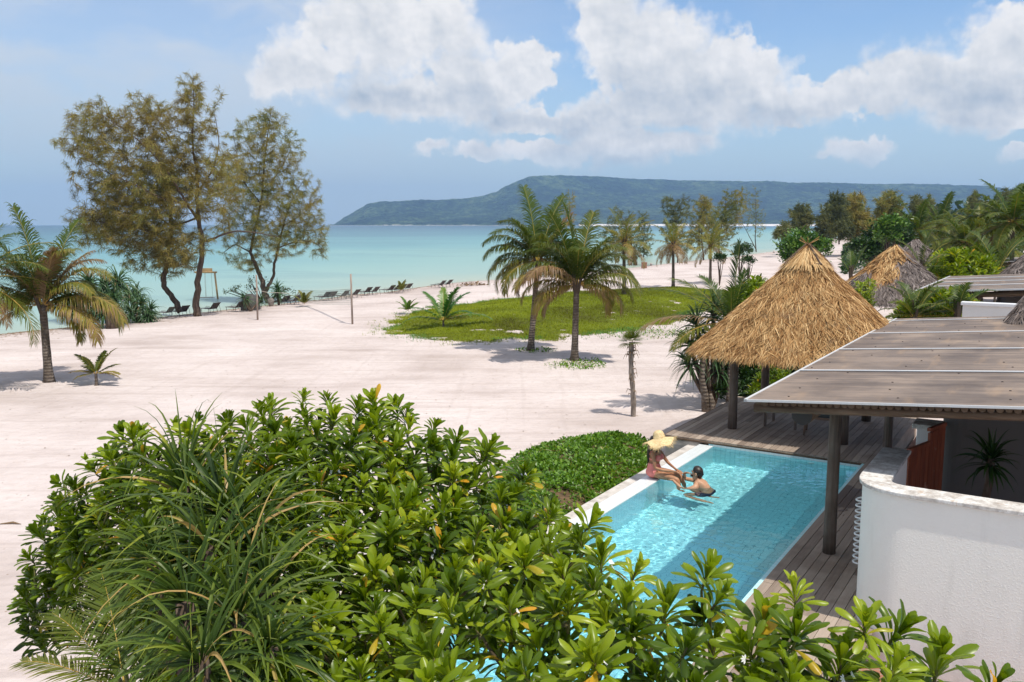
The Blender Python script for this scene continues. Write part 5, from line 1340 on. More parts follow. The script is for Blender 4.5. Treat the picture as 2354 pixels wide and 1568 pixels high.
far_casu('sparse casuarina with two bare forked stems standing in the open', 1738, 581, [(1735,480,20,40,2),(1712,465,14,22,1.4),(1745,520,14,28,1.5),(1722,500,18,30,1.5)], 56, 190, per=6, stems=[[(1738,582,0,.13),(1735,545,0,.10),(1738,500,0,.06),(1735,450,0,.02)],[(1738,575,0,.1),(1720,540,0,.07),(1705,512,0,.03)]], mt=M_casu, st=(.8, .18))
far_casu('small round topped casuarina left of the leafy round bush', 1842, 560, [(1840,500,24,22,2),(1838,525,28,14,2)], 57, 210, dY=150, sw=.09, strip=(.5, 1))
far_casu('low grey casuarina sapling by the far water', 1797, 556, [(1796,535,14,18,1.5)], 58, 80, dY=140, sw=.09, strip=(.5, 1))
far_casu('pale casuarina between the round topped one and the tall dark one', 1893, 560, [(1897,525,20,34,2)], 59, 190, dY=150, sw=.09, strip=(.5, 1))
far_casu('tall dark casuarina on the right side of the bay', 1928, 560, [(1928,500,20,44,2.5),(1915,475,14,20,2),(1935,530,24,20,2)], 60, 300, dY=140, sw=.09, strip=(.5, 1), st=(.3, .2))
far_casu('broad olive casuarina mass right of the tall dark one', 1960, 556, [(1965,505,30,46,3),(1985,530,26,28,3)], 61, 420, mt=M_casu, dY=145, sw=.10, strip=(.5, 1), st=(.6, .15))
far_casu('feathery olive casuarina behind the dark green tree', 2042, 556, [(2045,480,26,32,3),(2030,510,24,26,3),(2060,520,24,26,3)], 62, 380, mt=M_casu, dY=150, sw=.10, strip=(.5, 1), st=(.8, .15))
far_casu('thin grey casuarina above the palm crowns', 2120, 545, [(2108,490,14,30,2),(2134,490,14,28,2)], 63, 220, dY=150, sw=.10, strip=(.5, 1))
far_casu('grey casuarina standing behind the right hand palms', 2250, 540, [(2252,490,24,26,3),(2240,470,12,22,2)], 64, 220, dY=160, sw=.10, strip=(.5, 1))
far_casu('dark casuarina near the right edge rising above the ridge', 2320, 545, [(2318,475,26,36,3),(2345,470,20,34,3),(2300,500,20,26,3)], 65, 380, dY=120, sw=.08, strip=(.4, .8), st=(.25, .2))
far_casu('short wispy casuarina rising behind the twin palms', 1330, 600, [(1310,480,14,26,2),(1290,500,16,20,2)], 66, 60, dY=120, per=5, mt=M_casu, sw=.06)

def mid_palm(bx, by, tx, ty, label, seed, L=2.5, nf=20, dY=None, nl=34, group='palms beyond the grass mound', tn=0.0, **kw):
    b = gp(bx, by); rg = np.random.RandomState(seed)
    if dY: b = np.array([atY(bx, by, dY)[0], dY, float(ground(atY(bx, by, dY)[0], dY))])
    t = atY(tx, ty, b[1]); fr = []
    for i in range(nf):
        q = (i + .5) / nf; fr.append((i * 2.4 + rg.uniform(-.3, .3), R(85) - q ** .85 * R(115) + rg.normal(0, .08), L * rg.uniform(.85, 1.1), .5 + .7 * q, np.clip(.72 - .35 * q + tn + rg.normal(0, .08), .02, 1)))
    for i in range(2): fr.append((rg.uniform(0, 6.28), R(-40), L * .8, .8, .08))
    return palm('coconut_palm', label, b, t, rg, fr=fr, rad=kw.pop('rad', .12), nl=nl, lw=kw.pop('lw', .045), group=group, **kw)
mid_palm(1434, 678, 1434, 556, 'thin palm with several dry brown fronds behind the right twin palm', 71, L=2.3, tn=-.22)
mid_palm(1547, 662, 1547, 560, 'palm with bright yellow green fronds in front of the thin casuarina', 72, L=2.5, tn=-.25, nf=18)
mid_palm(1632, 652, 1633, 566, 'palm with a dry top frond right of the yellow one', 73, L=2.4, tn=-.18, nf=19)
GR = 'palm grove behind the thatched roofs'
for (x, y, d, L, lab, sd_, tn) in [(2107,522,78,3.0,'palm crown with pale dry fronds above the grey far thatch', 81, 0),(2160,512,88,3.4,'palm crown second from the left in the grove', 82, -.05),(2218,548,62,2.6,'low full palm in the middle of the grove', 83, -.05),(2252,525,80,3.3,'dry tipped palm behind the low full one', 84, -.15),
        (2328,500,50,3.2,'tall palm at the right edge with long drooping fronds', 85, .05),(2300,560,58,2.6,'arching palm in front of the right edge palms', 86, 0),(2175,560,95,2.8,'palm with wide low fronds between the far thatch and the low full palm', 87, -.1),(2280,512,95,3.2,'shaded palm half hidden at the back of the grove', 88, 0)]:
    mid_palm(x, 640, x, y + 9, lab, sd_, L=L, dY=d, group=GR, nl=42, lw=.075, tn=tn + .14, nf=24)
# leafy bushes and trees
bush('round bright green leafy tree left of the thatch peak', lobes_px(78, [(1845,565,40,30,0),(1825,575,32,28,-1),(1880,575,26,24,0),(1810,595,16,14,-1)]), 91, 5200, .24, M_broad, trunk=.12, cat='tree', name='broadleaf_tree', tint=(.62, .14))
bush('small dark bush on the sand near the bare forked casuarina', lobes_px(86, [(1708,577,20,13,0),(1695,583,10,8,0)]), 92, 900, .2, M_dark_broad)
bush('rounded grassy tuft on the open sand', lobes_px(78, [(1720,600,12,8,0)]), 93, 500, .16, M_dark_broad)
bush('low bush left of the rounded grassy tuft', lobes_px(74, [(1655,595,14,8,0)]), 94, 400, .16, M_dark_broad)
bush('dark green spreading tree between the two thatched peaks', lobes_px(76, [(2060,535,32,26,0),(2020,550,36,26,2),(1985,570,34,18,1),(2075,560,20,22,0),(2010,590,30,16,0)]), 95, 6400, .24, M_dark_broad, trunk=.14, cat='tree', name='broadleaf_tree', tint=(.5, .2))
bush('bright topped leafy tree above the dark spreading one', lobes_px(72, [(2052,520,30,16,0),(2040,545,26,14,0)]), 96, 2600, .24, M_broad, cat='tree', name='broadleaf_tree', tint=(.7, .15))
rgb = np.random.RandomState(97)
def hedge(label, px, Y, seed, n, S, m=None, thick=1.0, tint=(.55, .14), name='hedge_shrub', leafn=13):
    # rosettes filling a band given by pixels at about distance Y
    rg = np.random.RandomState(seed); poly = np.array(px, float); x0, y0 = poly.min(0); x1, y1 = poly.max(0)
    X = rg.uniform(x0, x1, n * 6); Yp = rg.uniform(y0, y1, n * 6); k = poly_sd(X, Yp, poly) > 0; X, Yp = X[k][:n], Yp[k][:n]
    C = np.array([atY(a, b, Y + rg.uniform(-thick, thick) + (y1 - b) * .02) for a, b in zip(X, Yp)]); k = len(C)
    ax = rg.normal(0, .3, (k, 3)) + (0, -.15, 1); ax /= np.linalg.norm(ax, axis=1)[:, None]; mb, st = MB(), MB()
    rosettes(mb, C, ax, np.full(k, S) * rg.uniform(.8, 1.2, k), np.clip(rg.normal(*tint, k), 0, .85), rg, leafn)
    c = C.mean(0); foot = np.array([c[0], c[1], float(ground(c[0], c[1]))]); root = thing(name, label, 'shrub', foot)
    for i in range(0, k, max(1, k // 40)): st.tube([foot + rg.normal(0, .3, 3) * (1, 1, 0), (foot + C[i]) / 2 + rg.normal(0, .1, 3), C[i]], [.04, .025, .01], n=5)
    st.build('stems', M_bark, root); mb.build('foliage', m or M_lettuce, root, smooth_=True)
    return root
hedge('leafy shrub right of the golden thatch, in front of the white garden wall', [(2060,735),(2075,700),(2120,675),(2200,672),(2235,700),(2240,735)], 27, 1, 420, .30)
hedge('leafy shrub behind the neighbouring flat roof, below the palms', [(2130,640),(2150,590),(2200,578),(2270,590),(2300,625),(2250,640)], 44, 2, 380, .42, thick=2)
hedge('leafy shrub between the second thatch and the third flat roof', [(2200,590),(2240,572),(2300,580),(2300,600),(2210,604)], 50, 3, 120, .42)
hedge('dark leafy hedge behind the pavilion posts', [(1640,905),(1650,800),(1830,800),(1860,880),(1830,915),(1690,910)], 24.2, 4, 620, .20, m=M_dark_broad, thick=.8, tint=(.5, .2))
hedge('brighter leafy shrub low between the two rear pavilion posts', [(1720,905),(1745,850),(1800,845),(1830,880),(1800,905)], 22.9, 5, 90, .17, thick=.3, tint=(.34, .12))  # leaf tint set low: shade between the posts put into the colour
hedge('fresh green shrub tips showing over the left slope of the golden thatch', [(1640,705),(1690,668),(1745,640),(1762,655),(1700,720)], 26, 6, 130, .24, thick=.8, tint=(.45, .1))
hedge('narrow leaved shrub at the foot of the second thatch', [(1960,660),(1985,640),(2010,640),(2010,700),(1970,700)], 32, 7, 60, .17, thick=.6)
# areca style palms by the golden thatch
def areca(label, cx, cy, Y, spec, seed, L, mt=None):
    rg = np.random.RandomState(seed); t = atY(cx, cy, Y); b = np.array([t[0], t[1], float(ground(t[0], t[1]))])
    return palm('feather_palm', label, b, t, rg, fr=hero_fronds(rg, L, spec), rad=.06, nl=48, leaf=.62, hang=.22, lw=.038, mt=mt, group=None, cat='palm tree')
areca('feathery palm right of the golden thatch with fronds curling over it', 2100, 728, 26, [(112,0,1.1,1.0,.75),(95,.2,1.1,1.1,.8),(80,-.2,1.2,1.0,.75),(60,.2,1.3,1.1,.7),(45,-.3,1.4,1.0,.8),(30,.2,1.5,.9,.75),(20,-.2,1.6,.9,.7),(130,-.3,1,1.1,.6),(150,.2,.9,1.0,.6),(8,-.4,1.5,.8,.6),(70,.5,1.1,1,.7),(165,-.2,.9,1,.6)], 101, 1.15)
areca('feathery palm in front of the white garden wall at the right', 2200, 722, 25.5, [(55,0,1,1.1,.8),(30,.3,1.1,1.0,.75),(90,-.2,.9,1,.8),(125,.2,1.0,1.0,.75),(150,-.2,1.1,1.0,.7),(10,-.3,1.1,.9,.7),(75,.5,1,1,.8)], 102, 1.3)
areca('palm tuft in front of the grey far thatch', 2118, 620, 42, [(90,0,1,.6,.75),(110,.2,.9,.8,.75),(70,-.2,.9,.8,.75),(45,.2,.9,1,.7),(135,-.2,.9,1,.7),(20,.2,.8,1,.7),(160,.2,.8,1,.7)], 103, 2.0)
areca('arching palm in front of the third flat roof', 2290, 630, 44, [(120,0,1.2,1,.75),(100,.3,1.2,.9,.8),(80,-.2,1.2,1,.75),(60,.2,1.3,1,.75),(40,-.2,1.2,1,.7),(145,.2,1.1,1.1,.7),(20,.2,1.1,1,.7),(165,-.2,1,1,.6)], 104, 2.3)
areca('dark curling palm frond on the sand between the thatched roofs', 1955, 632, 45, [(70,0,1.2,.3,.9),(85,.3,1.0,.5,.9),(50,-.2,.9,.6,.9),(110,.2,.8,.8,.85),(30,.1,.8,1,.8)], 105, 1.35)
areca('coconut palm hidden behind the golden thatch, long fronds reaching left over the grass', 1680, 742, 24.0, [(142,0,1.25,.75,.80),(128,.35,1.1,.7,.78),(88,0,1.15,.10,.92),(76,.2,.8,.2,.9),(166,-.1,1.35,.9,.12),(178,-.5,1.1,1.0,.45),(48,0,1.1,.15,.7),(110,.5,.9,.6,.85),(100,-.6,.8,.7,.8),(195,-.4,.9,1.0,.5)], 106, 1.95)
# screw pines
rg = np.random.RandomState(110)
def sp_px(label, foot_px, heads, seed, Y=None, m=M_pandan_far, L=(.5, .8), w=.045, n=60, rad=.06, arch=1.0, **kw):
    f = gp(*foot_px) if Y is None else np.array([*atY(foot_px[0], foot_px[1], Y)[:2], 0]); f[2] = float(ground(f[0], f[1])); Yb = f[1]
    H = [(atY(x, y, Yb + dy), (ax, -.2, 1), s_) for (x, y, dy, ax, s_) in heads]
    return screw_pine(label, f, H, seed, m=m, L=L, w=w, n=n, rad=rad, arch=arch, **kw)
sp_px('screw pine leaning out from the left end of the pavilion', (1636, 940), [(1600,745,.3,-.5,1.05),(1640,715,.6,-.1,1.05),(1585,790,0,-.7,1.0),(1625,800,.2,-.4,.95),(1580,835,-.2,-.8,.85),(1650,850,.3,-.1,.8),(1665,770,.8,.1,1.0)], 111, L=(.7, 1.15), w=.05, n=60, m=M_pandan_far)
GS = 'screw pines on the shore'
sp_px('tall multi stemmed screw pine clump behind the large left palm', (190, 755), [(160,690,1,-.3,1.3),(205,650,0,0,1.3),(240,660,.5,.2,1.3),(260,690,0,.3,1.2),(225,705,-.3,0,1.2),(180,715,-.5,-.2,1.1),(270,650,1,.3,1.3),(245,715,-.6,.2,1.1)], 112, group=GS, L=(.9,1.4), w=.075, n=80, arch=1.3)
sp_px('dark screw pine clump beside the loungers under the casuarinas', (318, 741), [(295,680,.5,0,1.2),(325,700,0,.1,1.1),(345,715,-.2,.4,1.1),(300,715,-.4,-.2,1.1),(340,725,-.5,.3,.9),(285,725,-.3,-.3,.9),(315,675,.8,.1,1.1)], 113, group=GS, L=(.8,1.2), w=.07, n=70, arch=1.3)
sp_px('small screw pine in front of the dark woven pod', (575, 716), [(560,684,0,-.2,1.0),(568,690,.1,.3,.8),(600,690,.3,.2,.9)], 114, group=GS, L=(.6,.9), w=.05, n=40)
sp_px('upright screw pine beside the clay jar', (641, 702), [(638,664,0,0,1.15),(640,672,.0,.1,1.0)], 115, group=GS, L=(.7,1.0), w=.06, n=54)
bush('thin twiggy bush behind the rightmost tall casuarina', lobes_px(Yr + 1.0, [(560,665,36,9,0),(590,650,25,12,0),(530,672,20,5,0),(672,688,18,9,-1),(662,672,16,8,0)]), 116, 420, .12, M_casu_g)
# little shaggy trunked palm
def shaggy():
    b = gp(1455, 957); t = atY(1450, 786, b[1]); rg = np.random.RandomState(120)
    root = thing('fan_palm', 'slender dry trunked little fan palm standing on bare sand left of the deck', 'palm tree', b)
    q = np.linspace(0, 1, 30)[:, None]; P = b * (1 - q) + t * q + np.array([.018, 0, 0]) * np.sin(q * 7)
    MB().tube(P, .062 + .016 * rg.rand(30), n=10).build('trunk', mat('grey fibrous trunk', fn=lambda nt: dict(col=nt.ramp(nt.noise(nt.mapp(nt.obj(), scale=(12, 12, 5)), 1, 5, .65), [(.3, (.10, .08, .065)), (.6, (.30, .25, .21)), (.8, (.42, .37, .32))]), rough=.95)), root)
    sk = MB()
    for i in range(46):
        z = rg.uniform(.25, 1) if i % 2 else rg.uniform(.8, 1); p = b * (1 - z) + t * z; a = rg.uniform(0, 6.28); d = np.array([math.cos(a), math.sin(a), 0]); L = rg.uniform(.05, .14) * (1 + z * .5)
        sk.tube([p + d * .05, p + d * (.05 + L * .6) + (0, 0, .03), p + d * (.04 + L) - (0, 0, L * .6)], [.016, .010, .003], n=4, tint=rg.rand())
    sk.build('dead_leaf_bases', M_brownleaf, root)
    lf = MB()
    for j in range(13):
        a = j * 2.4; el = R(78) - j * R(8); d = np.array([math.cos(a) * math.cos(el), math.sin(a) * math.cos(el), math.sin(el)]); s_ = np.cross(d, (0, 0, 1.)); s_ /= np.linalg.norm(s_); c = t + d * .12
        for k in range(13):
            an = R(-75 + 150 * k / 12); e = d * math.cos(an) + s_ * math.sin(an); w_ = np.cross(e, np.cross(s_, d)); L = .36 * (1 - .2 * abs(an)); wv = w_ / np.linalg.norm(w_) * .012
            lf.add([c - wv * .4, c + wv * .4, c + e * L * .6 + wv + (0, 0, .01), c + e * L * .6 - wv + (0, 0, .01), c + e * L - (0, 0, .02)], Q=[(0, 1, 2, 3)], T=[(3, 2, 4)], tint=np.clip(rg.normal(.60, .1), 0, 1))
    lf.build('fan_leaves', M_palm, root)
shaggy()
# leaning pale trunk and stump beside the deck
def trunk2():
    b = gp(1622, 946); root = thing('leaning_trunk', 'pale leaning trunk with a broken stump at its foot beside the deck', 'tree trunk', b); t = atY(1617, 800, b[1] + .1)
    m_ = atY(1612, 870, b[1])
    MB().tube([b - (0, 0, .1), (b + m_) / 2 + (.03, 0, 0), m_, (m_ + t) / 2, t], [.12, .10, .085, .08, .075], n=12).build('trunk', M_trunk, root, smooth_=True)
    MB().tube([b + (.16, 0, -.1), b + (.17, 0, .25), b + (.12, .02, .5)], [.11, .09, .04], n=9).build('stump', M_trunk, root, smooth_=True)
trunk2()
# the shaded dragon tree in the courtyard
def dragon():
    Y = 10.9; b = atY(2262, 1160, Y); t = atY(2278, 1052, Y); rg = np.random.RandomState(130)
    root = thing('dragon_tree', 'dark dragon tree with arching leaves in the shade behind the white wall', 'plant', (b[0], b[1], .18))
    MB().tube([(b[0], b[1], .18), b, (b + t) / 2 + (.02, 0, 0), t], [.07, .055, .05, .045], n=10).build('trunk', M_bark, root, smooth_=True)
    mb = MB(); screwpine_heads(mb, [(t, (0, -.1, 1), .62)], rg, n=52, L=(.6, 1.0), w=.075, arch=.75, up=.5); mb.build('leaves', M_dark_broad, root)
dragon()
# distant wood on the right and in front of the hills
def wood():
    rg = np.random.RandomState(140); mb = MB(); n = 30000
    az = np.where(rg.rand(n) < .8, rg.uniform(2050, 2900, n), rg.uniform(2050, 3300, n)); Y = rg.uniform(240, 700, n); X = (az - W / 2) / FPX * Y
    H_ = (3 + 11 * (vnoise(X, Y, 40, 3) + .5) + vnoise(X, Y, 9, 4) * 7) * np.clip((az - 2040) / 120, .25, 1); Z = H_ * rg.uniform(.15, 1.0, n) ** .5 - .5
    scatter_leaves(mb, np.stack([X, Y, Z], 1), rg.normal(0, .8, (n, 3)) + (0, -.3, .5), rg.uniform(1.1, 2.6, n), np.clip(.5 + vnoise(X, Y, 12, 5) * .7 + rg.normal(0, .15, n), 0, 1), rg.normal(0, .5, n))
    n = 22000; az = 1935 + 1500 * rg.rand(n) ** 1.3; Y = rg.uniform(92, 230, n); X = (az - W / 2) / FPX * Y
    H_ = (2.2 + 3.2 * np.clip((az - 1980) / 200, 0, 1) + vnoise(X, Y, 14, 6) * 5) * np.clip((az - 1925) / 60, .2, 1); Z = H_ * rg.uniform(.05, 1.0, n) ** .6 - .3
    scatter_leaves(mb, np.stack([X, Y, Z], 1), rg.normal(0, .8, (n, 3)) + (0, -.3, .5), rg.uniform(.35, .9, n), np.clip(.55 + vnoise(X, Y, 6, 7) * .8 + rg.normal(0, .15, n), 0, 1), rg.normal(0, .5, n))
    tag(mb.build('distant_wood', M_dark_broad), kind='stuff')
wood()
# ------------------------------------------------------------------ neighbouring pavilions and villas
off = w2c(OX + 10.0, OY + 17.4); GP = 'thatched pavilions in a row'
def pav_world(x, y): return w2c(x, y)
p2 = pav_world(16.3, 36.9); pavilion(p2[0], p2[1], 4.42, 2.1, 2.4, 0, 'patchy grey and gold thatched roof behind the golden one', 17000, .72, [(p2[0]-1.2, p2[1]-1.2), (p2[0]+1.2, p2[1]-1.2), (p2[0]-1.2, p2[1]+1.2), (p2[0]+1.2, p2[1]+1.2)], cap=False, strand=(.3, .6), wid=.018)
p3 = pav_world(26.4, 56.8); pavilion(p3[0], p3[1], 4.35, 1.6, 2.7, 0, 'weathered grey thatched roof furthest back among the palms', 9000, .9, [(p3[0]-1.4, p3[1]-1.4), (p3[0]+1.4, p3[1]-1.4)], cap=False, strand=(.4, .7), wid=.028)
q4 = atY(2455, 505, 38); p4 = pav_world(q4[0], q4[1]); pavilion(p4[0], p4[1], q4[2], q4[2] - 2.2, 2.15, 0, 'grey thatched roof slope cut by the right edge above the flat roofs', 8000, .9, [(p4[0]-1.2, p4[1]-1.2), (p4[0]+1.2, p4[1]-1.2)], cap=False, strand=(.3, .6), wid=.02)
q5 = atY(2478, 530, 17.5); p5 = pav_world(q5[0], q5[1]); pavilion(p5[0], p5[1], q5[2], 3.25, 1.1, 0, 'small grey thatched eave at the right edge over the white garden wall', 3500, .9, [(p5[0]-.3, p5[1]-.3)], cap=False, strand=(.25, .45), wid=.012)
def neighbour(label, ct, cs, s_len, t_len, z, seed, wall=True, rise=.07):
    o = thing('villa', label, 'villa', c2w(ct + 2, cs + 2), ROT, 'flat roofed villas along the beach')
    def slab(s0, s1, t0, t1, th, dz):
        m = MB(); V = []
        for s_ in (s0, s1):
            for t_ in (t0, t1):
                for q in (0, -th): V.append((t_, s_, z + (t_ - ct) * rise + q + dz))
        m.add(V, Q=[(0, 2, 6, 4), (1, 5, 7, 3), (0, 1, 3, 2), (4, 6, 7, 5), (0, 4, 5, 1), (2, 3, 7, 6)]); return m
    slab(cs, cs + s_len, ct, ct + t_len, .03, 0).comp().build('roof', M_roof, o); rf = kids(o)[-1]
    for i in range(1, 4): slab(cs + s_len * i / 4 - .06, cs + s_len * i / 4 + .06, ct, ct + t_len, .02, .025).comp().build('ridge_strip', M_paint, rf)
    slab(cs - .04, cs + .02, ct, ct + t_len, .05, .014).comp().build('trim', M_trim, rf)
    slab(cs - .04, cs + s_len, ct - .05, ct + .0, .05, .012).comp().build('trim', M_trim, rf)
    MB().tube([(ct + .1, cs + .25, z - .16), (ct + t_len, cs + .25, z - .16 + t_len * rise)], .09, n=8).comp().build('beam', M_log, o, smooth_=True)
    for t_ in (ct + .6, ct + .6):
        pass
    MB().tube([(ct + .6, cs + .4, 0), (ct + .6, cs + .4, z - .1)], .09, n=10).comp().build('post', M_post, o, smooth_=True)
    if wall:
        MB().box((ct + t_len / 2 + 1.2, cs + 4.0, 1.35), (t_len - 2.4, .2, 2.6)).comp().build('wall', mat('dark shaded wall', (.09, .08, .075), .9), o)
    return o
n2 = w2c(13.3, 28.5)
neighbour('neighbouring villa with a flat striped roof behind the near roof', n2[0], n2[1], 10.2, 9, 3.0, 1)
n3 = w2c(*atz(2190, 606, 2.9)[:2]); neighbour('third villa with a small flat striped roof beyond the leafy shrubs', n3[0], n3[1], 11, 10, 2.9, 2)
# garden wall of the neighbour
g0 = atY(2214, 693, 24.5); a0 = w2c(g0[0], g0[1]); gw = thing('garden_wall', 'white rendered garden wall with a pale coping below the neighbouring villa roof', 'wall', c2w(a0[0], a0[1]), ROT)
MB().box((a0[0] + 3.2, a0[1], (g0[2] - .1) / 2), (6.4, .25, g0[2] - .1)).comp().build('wall', M_plaster, gw)
MB().box((a0[0] + 3.2, a0[1], g0[2] - .05), (6.5, .36, .09)).comp().build('coping', M_paint, gw, bevel=.01)
# tiny white house across the bay
h = atY(1872, 546, 560); hs = thing('beach_house', 'tiny white house among trees across the bay', 'house', (h[0], 560, 0))
MB().box((h[0], 560, h[2] - 1), (11, 6, 4)).build('wall', M_paint, hs); MB().add([(h[0]-6.5, 556, h[2]+1), (h[0]+6.5, 556, h[2]+1), (h[0]+6.5, 564, h[2]+1), (h[0]-6.5, 564, h[2]+1), (h[0]-5, 560, h[2]+3), (h[0]+5, 560, h[2]+3)], Q=[(0,1,5,4),(2,3,4,5)], T=[(1,2,5),(3,0,4)]).build('roof', M_greythatch, hs)
# ------------------------------------------------------------------ loungers
M_mesh = mat('dark brown sling fabric', fn=lambda nt: dict(col=nt.ramp(nt.noise(nt.obj(), 60, 2), [(.4, (.05, .04, .036)), (.6, (.10, .082, .075))]), rough=.8))
M_alu = mat('grey metal frame', (.12, .11, .105), .5)
def lounger():
    o = thing('sun_lounger', 'x', 'sun lounger', (0, 0, 0), 0, 'dark sun loungers along the shore')
    MB().box((-.45, 0, .33), (1.25, .60, .03)).build('seat', M_mesh, o, local=True)
    a = R(42); c, s_ = math.cos(a), math.sin(a)
    V = []
    for (u, w_) in ((0, .015), (.78, .015), (.78, -.015), (0, -.015)):
        for y in (-.30, .30): V.append((.18 + u * c - w_ * s_, y, .33 + u * s_ + w_ * c))
    MB().add(V, Q=[(0, 2, 3, 1), (4, 6, 7, 5), (0, 6, 4, 2), (1, 3, 5, 7), (2, 4, 5, 3), (0, 1, 7, 6)]).build('backrest', M_mesh, o, local=True)
    for y in (-.32, .32):
        MB().tube([(-1.08, y, .33), (.18, y, .33), (.18 + .8 * c, y, .33 + .8 * s_)], .022, n=6).build('side_rail', M_alu, o, local=True)
        for x in (-.95, .22): MB().tube([(x, y, .33), (x + .05, y, 0)], .02, n=6).build('leg', M_alu, o, local=True)
        MB().tube([(.55, y, .66), (.80, y, 0)], .016, n=6).build('leg', M_alu, o, local=True)
        MB().tube([(-.35, y, .33), (-.3, y, .52), (.15, y, .54), (.3, y, .45)], .016, n=6).build('armrest', M_alu, o, local=True)
    return o
LP = [(385,727,'beside the dark screw pine clump, leftmost of the row'),(417,726,'against the foot of the leaning casuarina'),(487,719,'alone to the right of the tallest casuarina trunk'),(545,716,'half hidden behind the net post by the woven pod'),
      (650,701,'just right of the clay jar'),(676,700,'behind the small yellow palm by the net frame'),(744,691,'left one of the pair behind the net'),(759,690,'right one of the pair behind the net'),(786,688,'just left of the bare post'),(812,685,'just right of the bare post'),
      (840,679,'left one of the small pair right of the bare post'),(857,678,'right one of the small pair right of the bare post'),(893,674,'leftmost of the four behind the little palm'),(908,673,'second of the four behind the little palm'),(920,671,'third of the four, directly behind the little palm'),(934,669,'rightmost of the four behind the little palm'),
      (1010,662,'left one of the pair furthest along the shore'),(1026,660,'right one of the pair furthest along the shore')]
L0 = lounger()
for i, (x, y, w_) in enumerate(LP):
    g = gp(x, y); lab = 'dark sun lounger ' + w_; rz = math.atan2(-.60, .80) + rng.normal(0, .06)
    if i == 0: L0.scale = (.78,) * 3; L0.location = tuple(g); L0.rotation_euler = (0, 0, rz); L0['label'] = lab
    else: dup(L0, g, rz, lab)
# ------------------------------------------------------------------ volleyball posts and net, swing, jar, pod
M_wood = mat('bare grey wood', fn=lambda nt: dict(col=nt.ramp(nt.noise(nt.mapp(nt.obj(), scale=(20, 20, 2)), 1, 4), [(.35, (.20, .15, .12)), (.65, (.42, .33, .27))]), rough=.85))
M_gold = mat('golden bamboo', (.50, .31, .15), .7); M_rope = mat('pale rope', (.45, .40, .33), .9); M_clay = mat('weathered clay', fn=lambda nt: dict(col=nt.ramp(nt.noise(nt.obj(), 6, 4), [(.35, (.13, .11, .095)), (.65, (.30, .26, .22))]), rough=.9)); M_wicker = mat('dark wicker', fn=lambda nt: dict(col=nt.ramp(nt.noise(nt.mapp(nt.obj(), scale=(30, 30, 60)), 1, 3), [(.4, (.025, .022, .02)), (.6, (.10, .09, .085))]), rough=.7))
def npost(bx, by, tx, ty, lab):
    b = gp(bx, by); t = atY(tx, ty, b[1]); o = thing('net_post', lab, 'post', b, 0, 'net posts on the sand')
    MB().tube([b - (0, 0, .2), (b + t) / 2, t], [.055, .05, .047], n=8).build('pole', M_wood, o, smooth_=True)
    return b, t, o
b1, t1, o1 = npost(592, 735, 589, 632, 'wooden net post with knotted rope, left of the two on the sand')
b2, t2, o2 = npost(810, 745, 806, 630, 'bare wooden net post standing near the pair of dark loungers')
c1 = b1 * .35 + t1 * .65; MB().tube([c1 + (-.6, .1, -.05), c1 + (-.06, -.06, 0), c1 + (.06, -.06, .02), c1 + (.5, .3, -.12), c1 + (1.6, .9, -.22)], .014, n=5).build('rope', M_rope, o1)
fr_b = gp(688, 699); frn = thing('trestle', 'small leaning wooden frame holding the left end of the net', 'frame', fr_b)
for dx in (-.35, .35): MB().tube([fr_b + (dx, 0, -.05), fr_b + (dx * .1, 0, .82)], .03, n=6).build('strut', M_wood, frn)
nt_ = MB(); A0 = fr_b + (0, 0, .95); B0 = b2 * .30 + t2 * .70
for i in range(9):
    z = -i * .10; nt_.tube([A0 + (0, 0, z * .9), (A0 + B0) / 2 + (0, 0, z - .08), B0 + (0, 0, z)], .006 if i else .012, n=3)
for j in range(1, 60):
    q = j / 60.0; p = A0 * (1 - q) + B0 * q - (0, 0, .08 * 4 * q * (1 - q)); nt_.tube([p, p - (0, 0, .84)], .005, n=3)
tag(nt_.build('volleyball_net', mat('dark net cord', (.16, .20, .18), .9)), 'thin sagging net strung between the bare post and the leaning frame', 'net')
def swing():
    b = atz(500, 687, SEA); Y = b[1]; o = thing('swing', 'golden timber swing frame with two hanging seats standing in the shallow sea', 'swing', (b[0] - .85, Y, SEA - .5))
    k = Y / FPX; zt = atY(497, 626, Y)[2]; xl = atY(451, 626, Y)[0]; xr = atY(494, 626, Y)[0]
    for x, dx in ((xl + .05, .1), (xr - .03, .22)): MB().tube([(x + dx, Y, SEA - .8), (x, Y, zt)], [.085, .075], n=8).build('post', M_gold, o, smooth_=True)
    MB().tube([(xl - .15, Y, zt), (xr + .15, Y, zt)], .075, n=8).build('crossbar', M_gold, o, smooth_=True)
    MB().box(((xl + xr) / 2, Y, zt + .20), ((xr - xl) * .72, .06, .26)).build('board', M_gold, o)
    for x in (xl + .42, xr - .55):
        z = SEA + .12; MB().box((x, Y, z), (.62, .2, .05), rz=.1).build('seat', M_wood, o)
        for dx in (-.27, .27): MB().tube([(x + dx, Y, z), (x + dx * .9, Y, zt)], .012, n=4).build('rope', M_rope, o)
swing()
def pod():
    b = gp(576, 713); o = thing('woven_pod', 'dark woven egg shaped pod seat under the rightmost tall casuarina', 'pod seat', b)
    na, nb = 26, 14; V = []; 
    for i in range(na):
        a = R(-225 + 290) * 0 + R(200 - 0) + R(280) * i / (na - 1) - R(40)
        for j in range(nb):
            e = R(90) * j / (nb - 1); V.append((b[0] + .62 * math.cos(a) * math.cos(e) ** .8, b[1] + .62 * math.sin(a) * math.cos(e) ** .8, b[2] + 1.05 * math.sin(e)))
    MB().grid(V, na, nb).build('shell', M_wicker, o, smooth_=True); MB().lathe([(0, .3), (.5, .3), (.54, .22), (.5, .1), (0, .1)], c=tuple(b), n=18).build('cushion', mat('grey cushion', (.2, .2, .2), .9), o, smooth_=True)
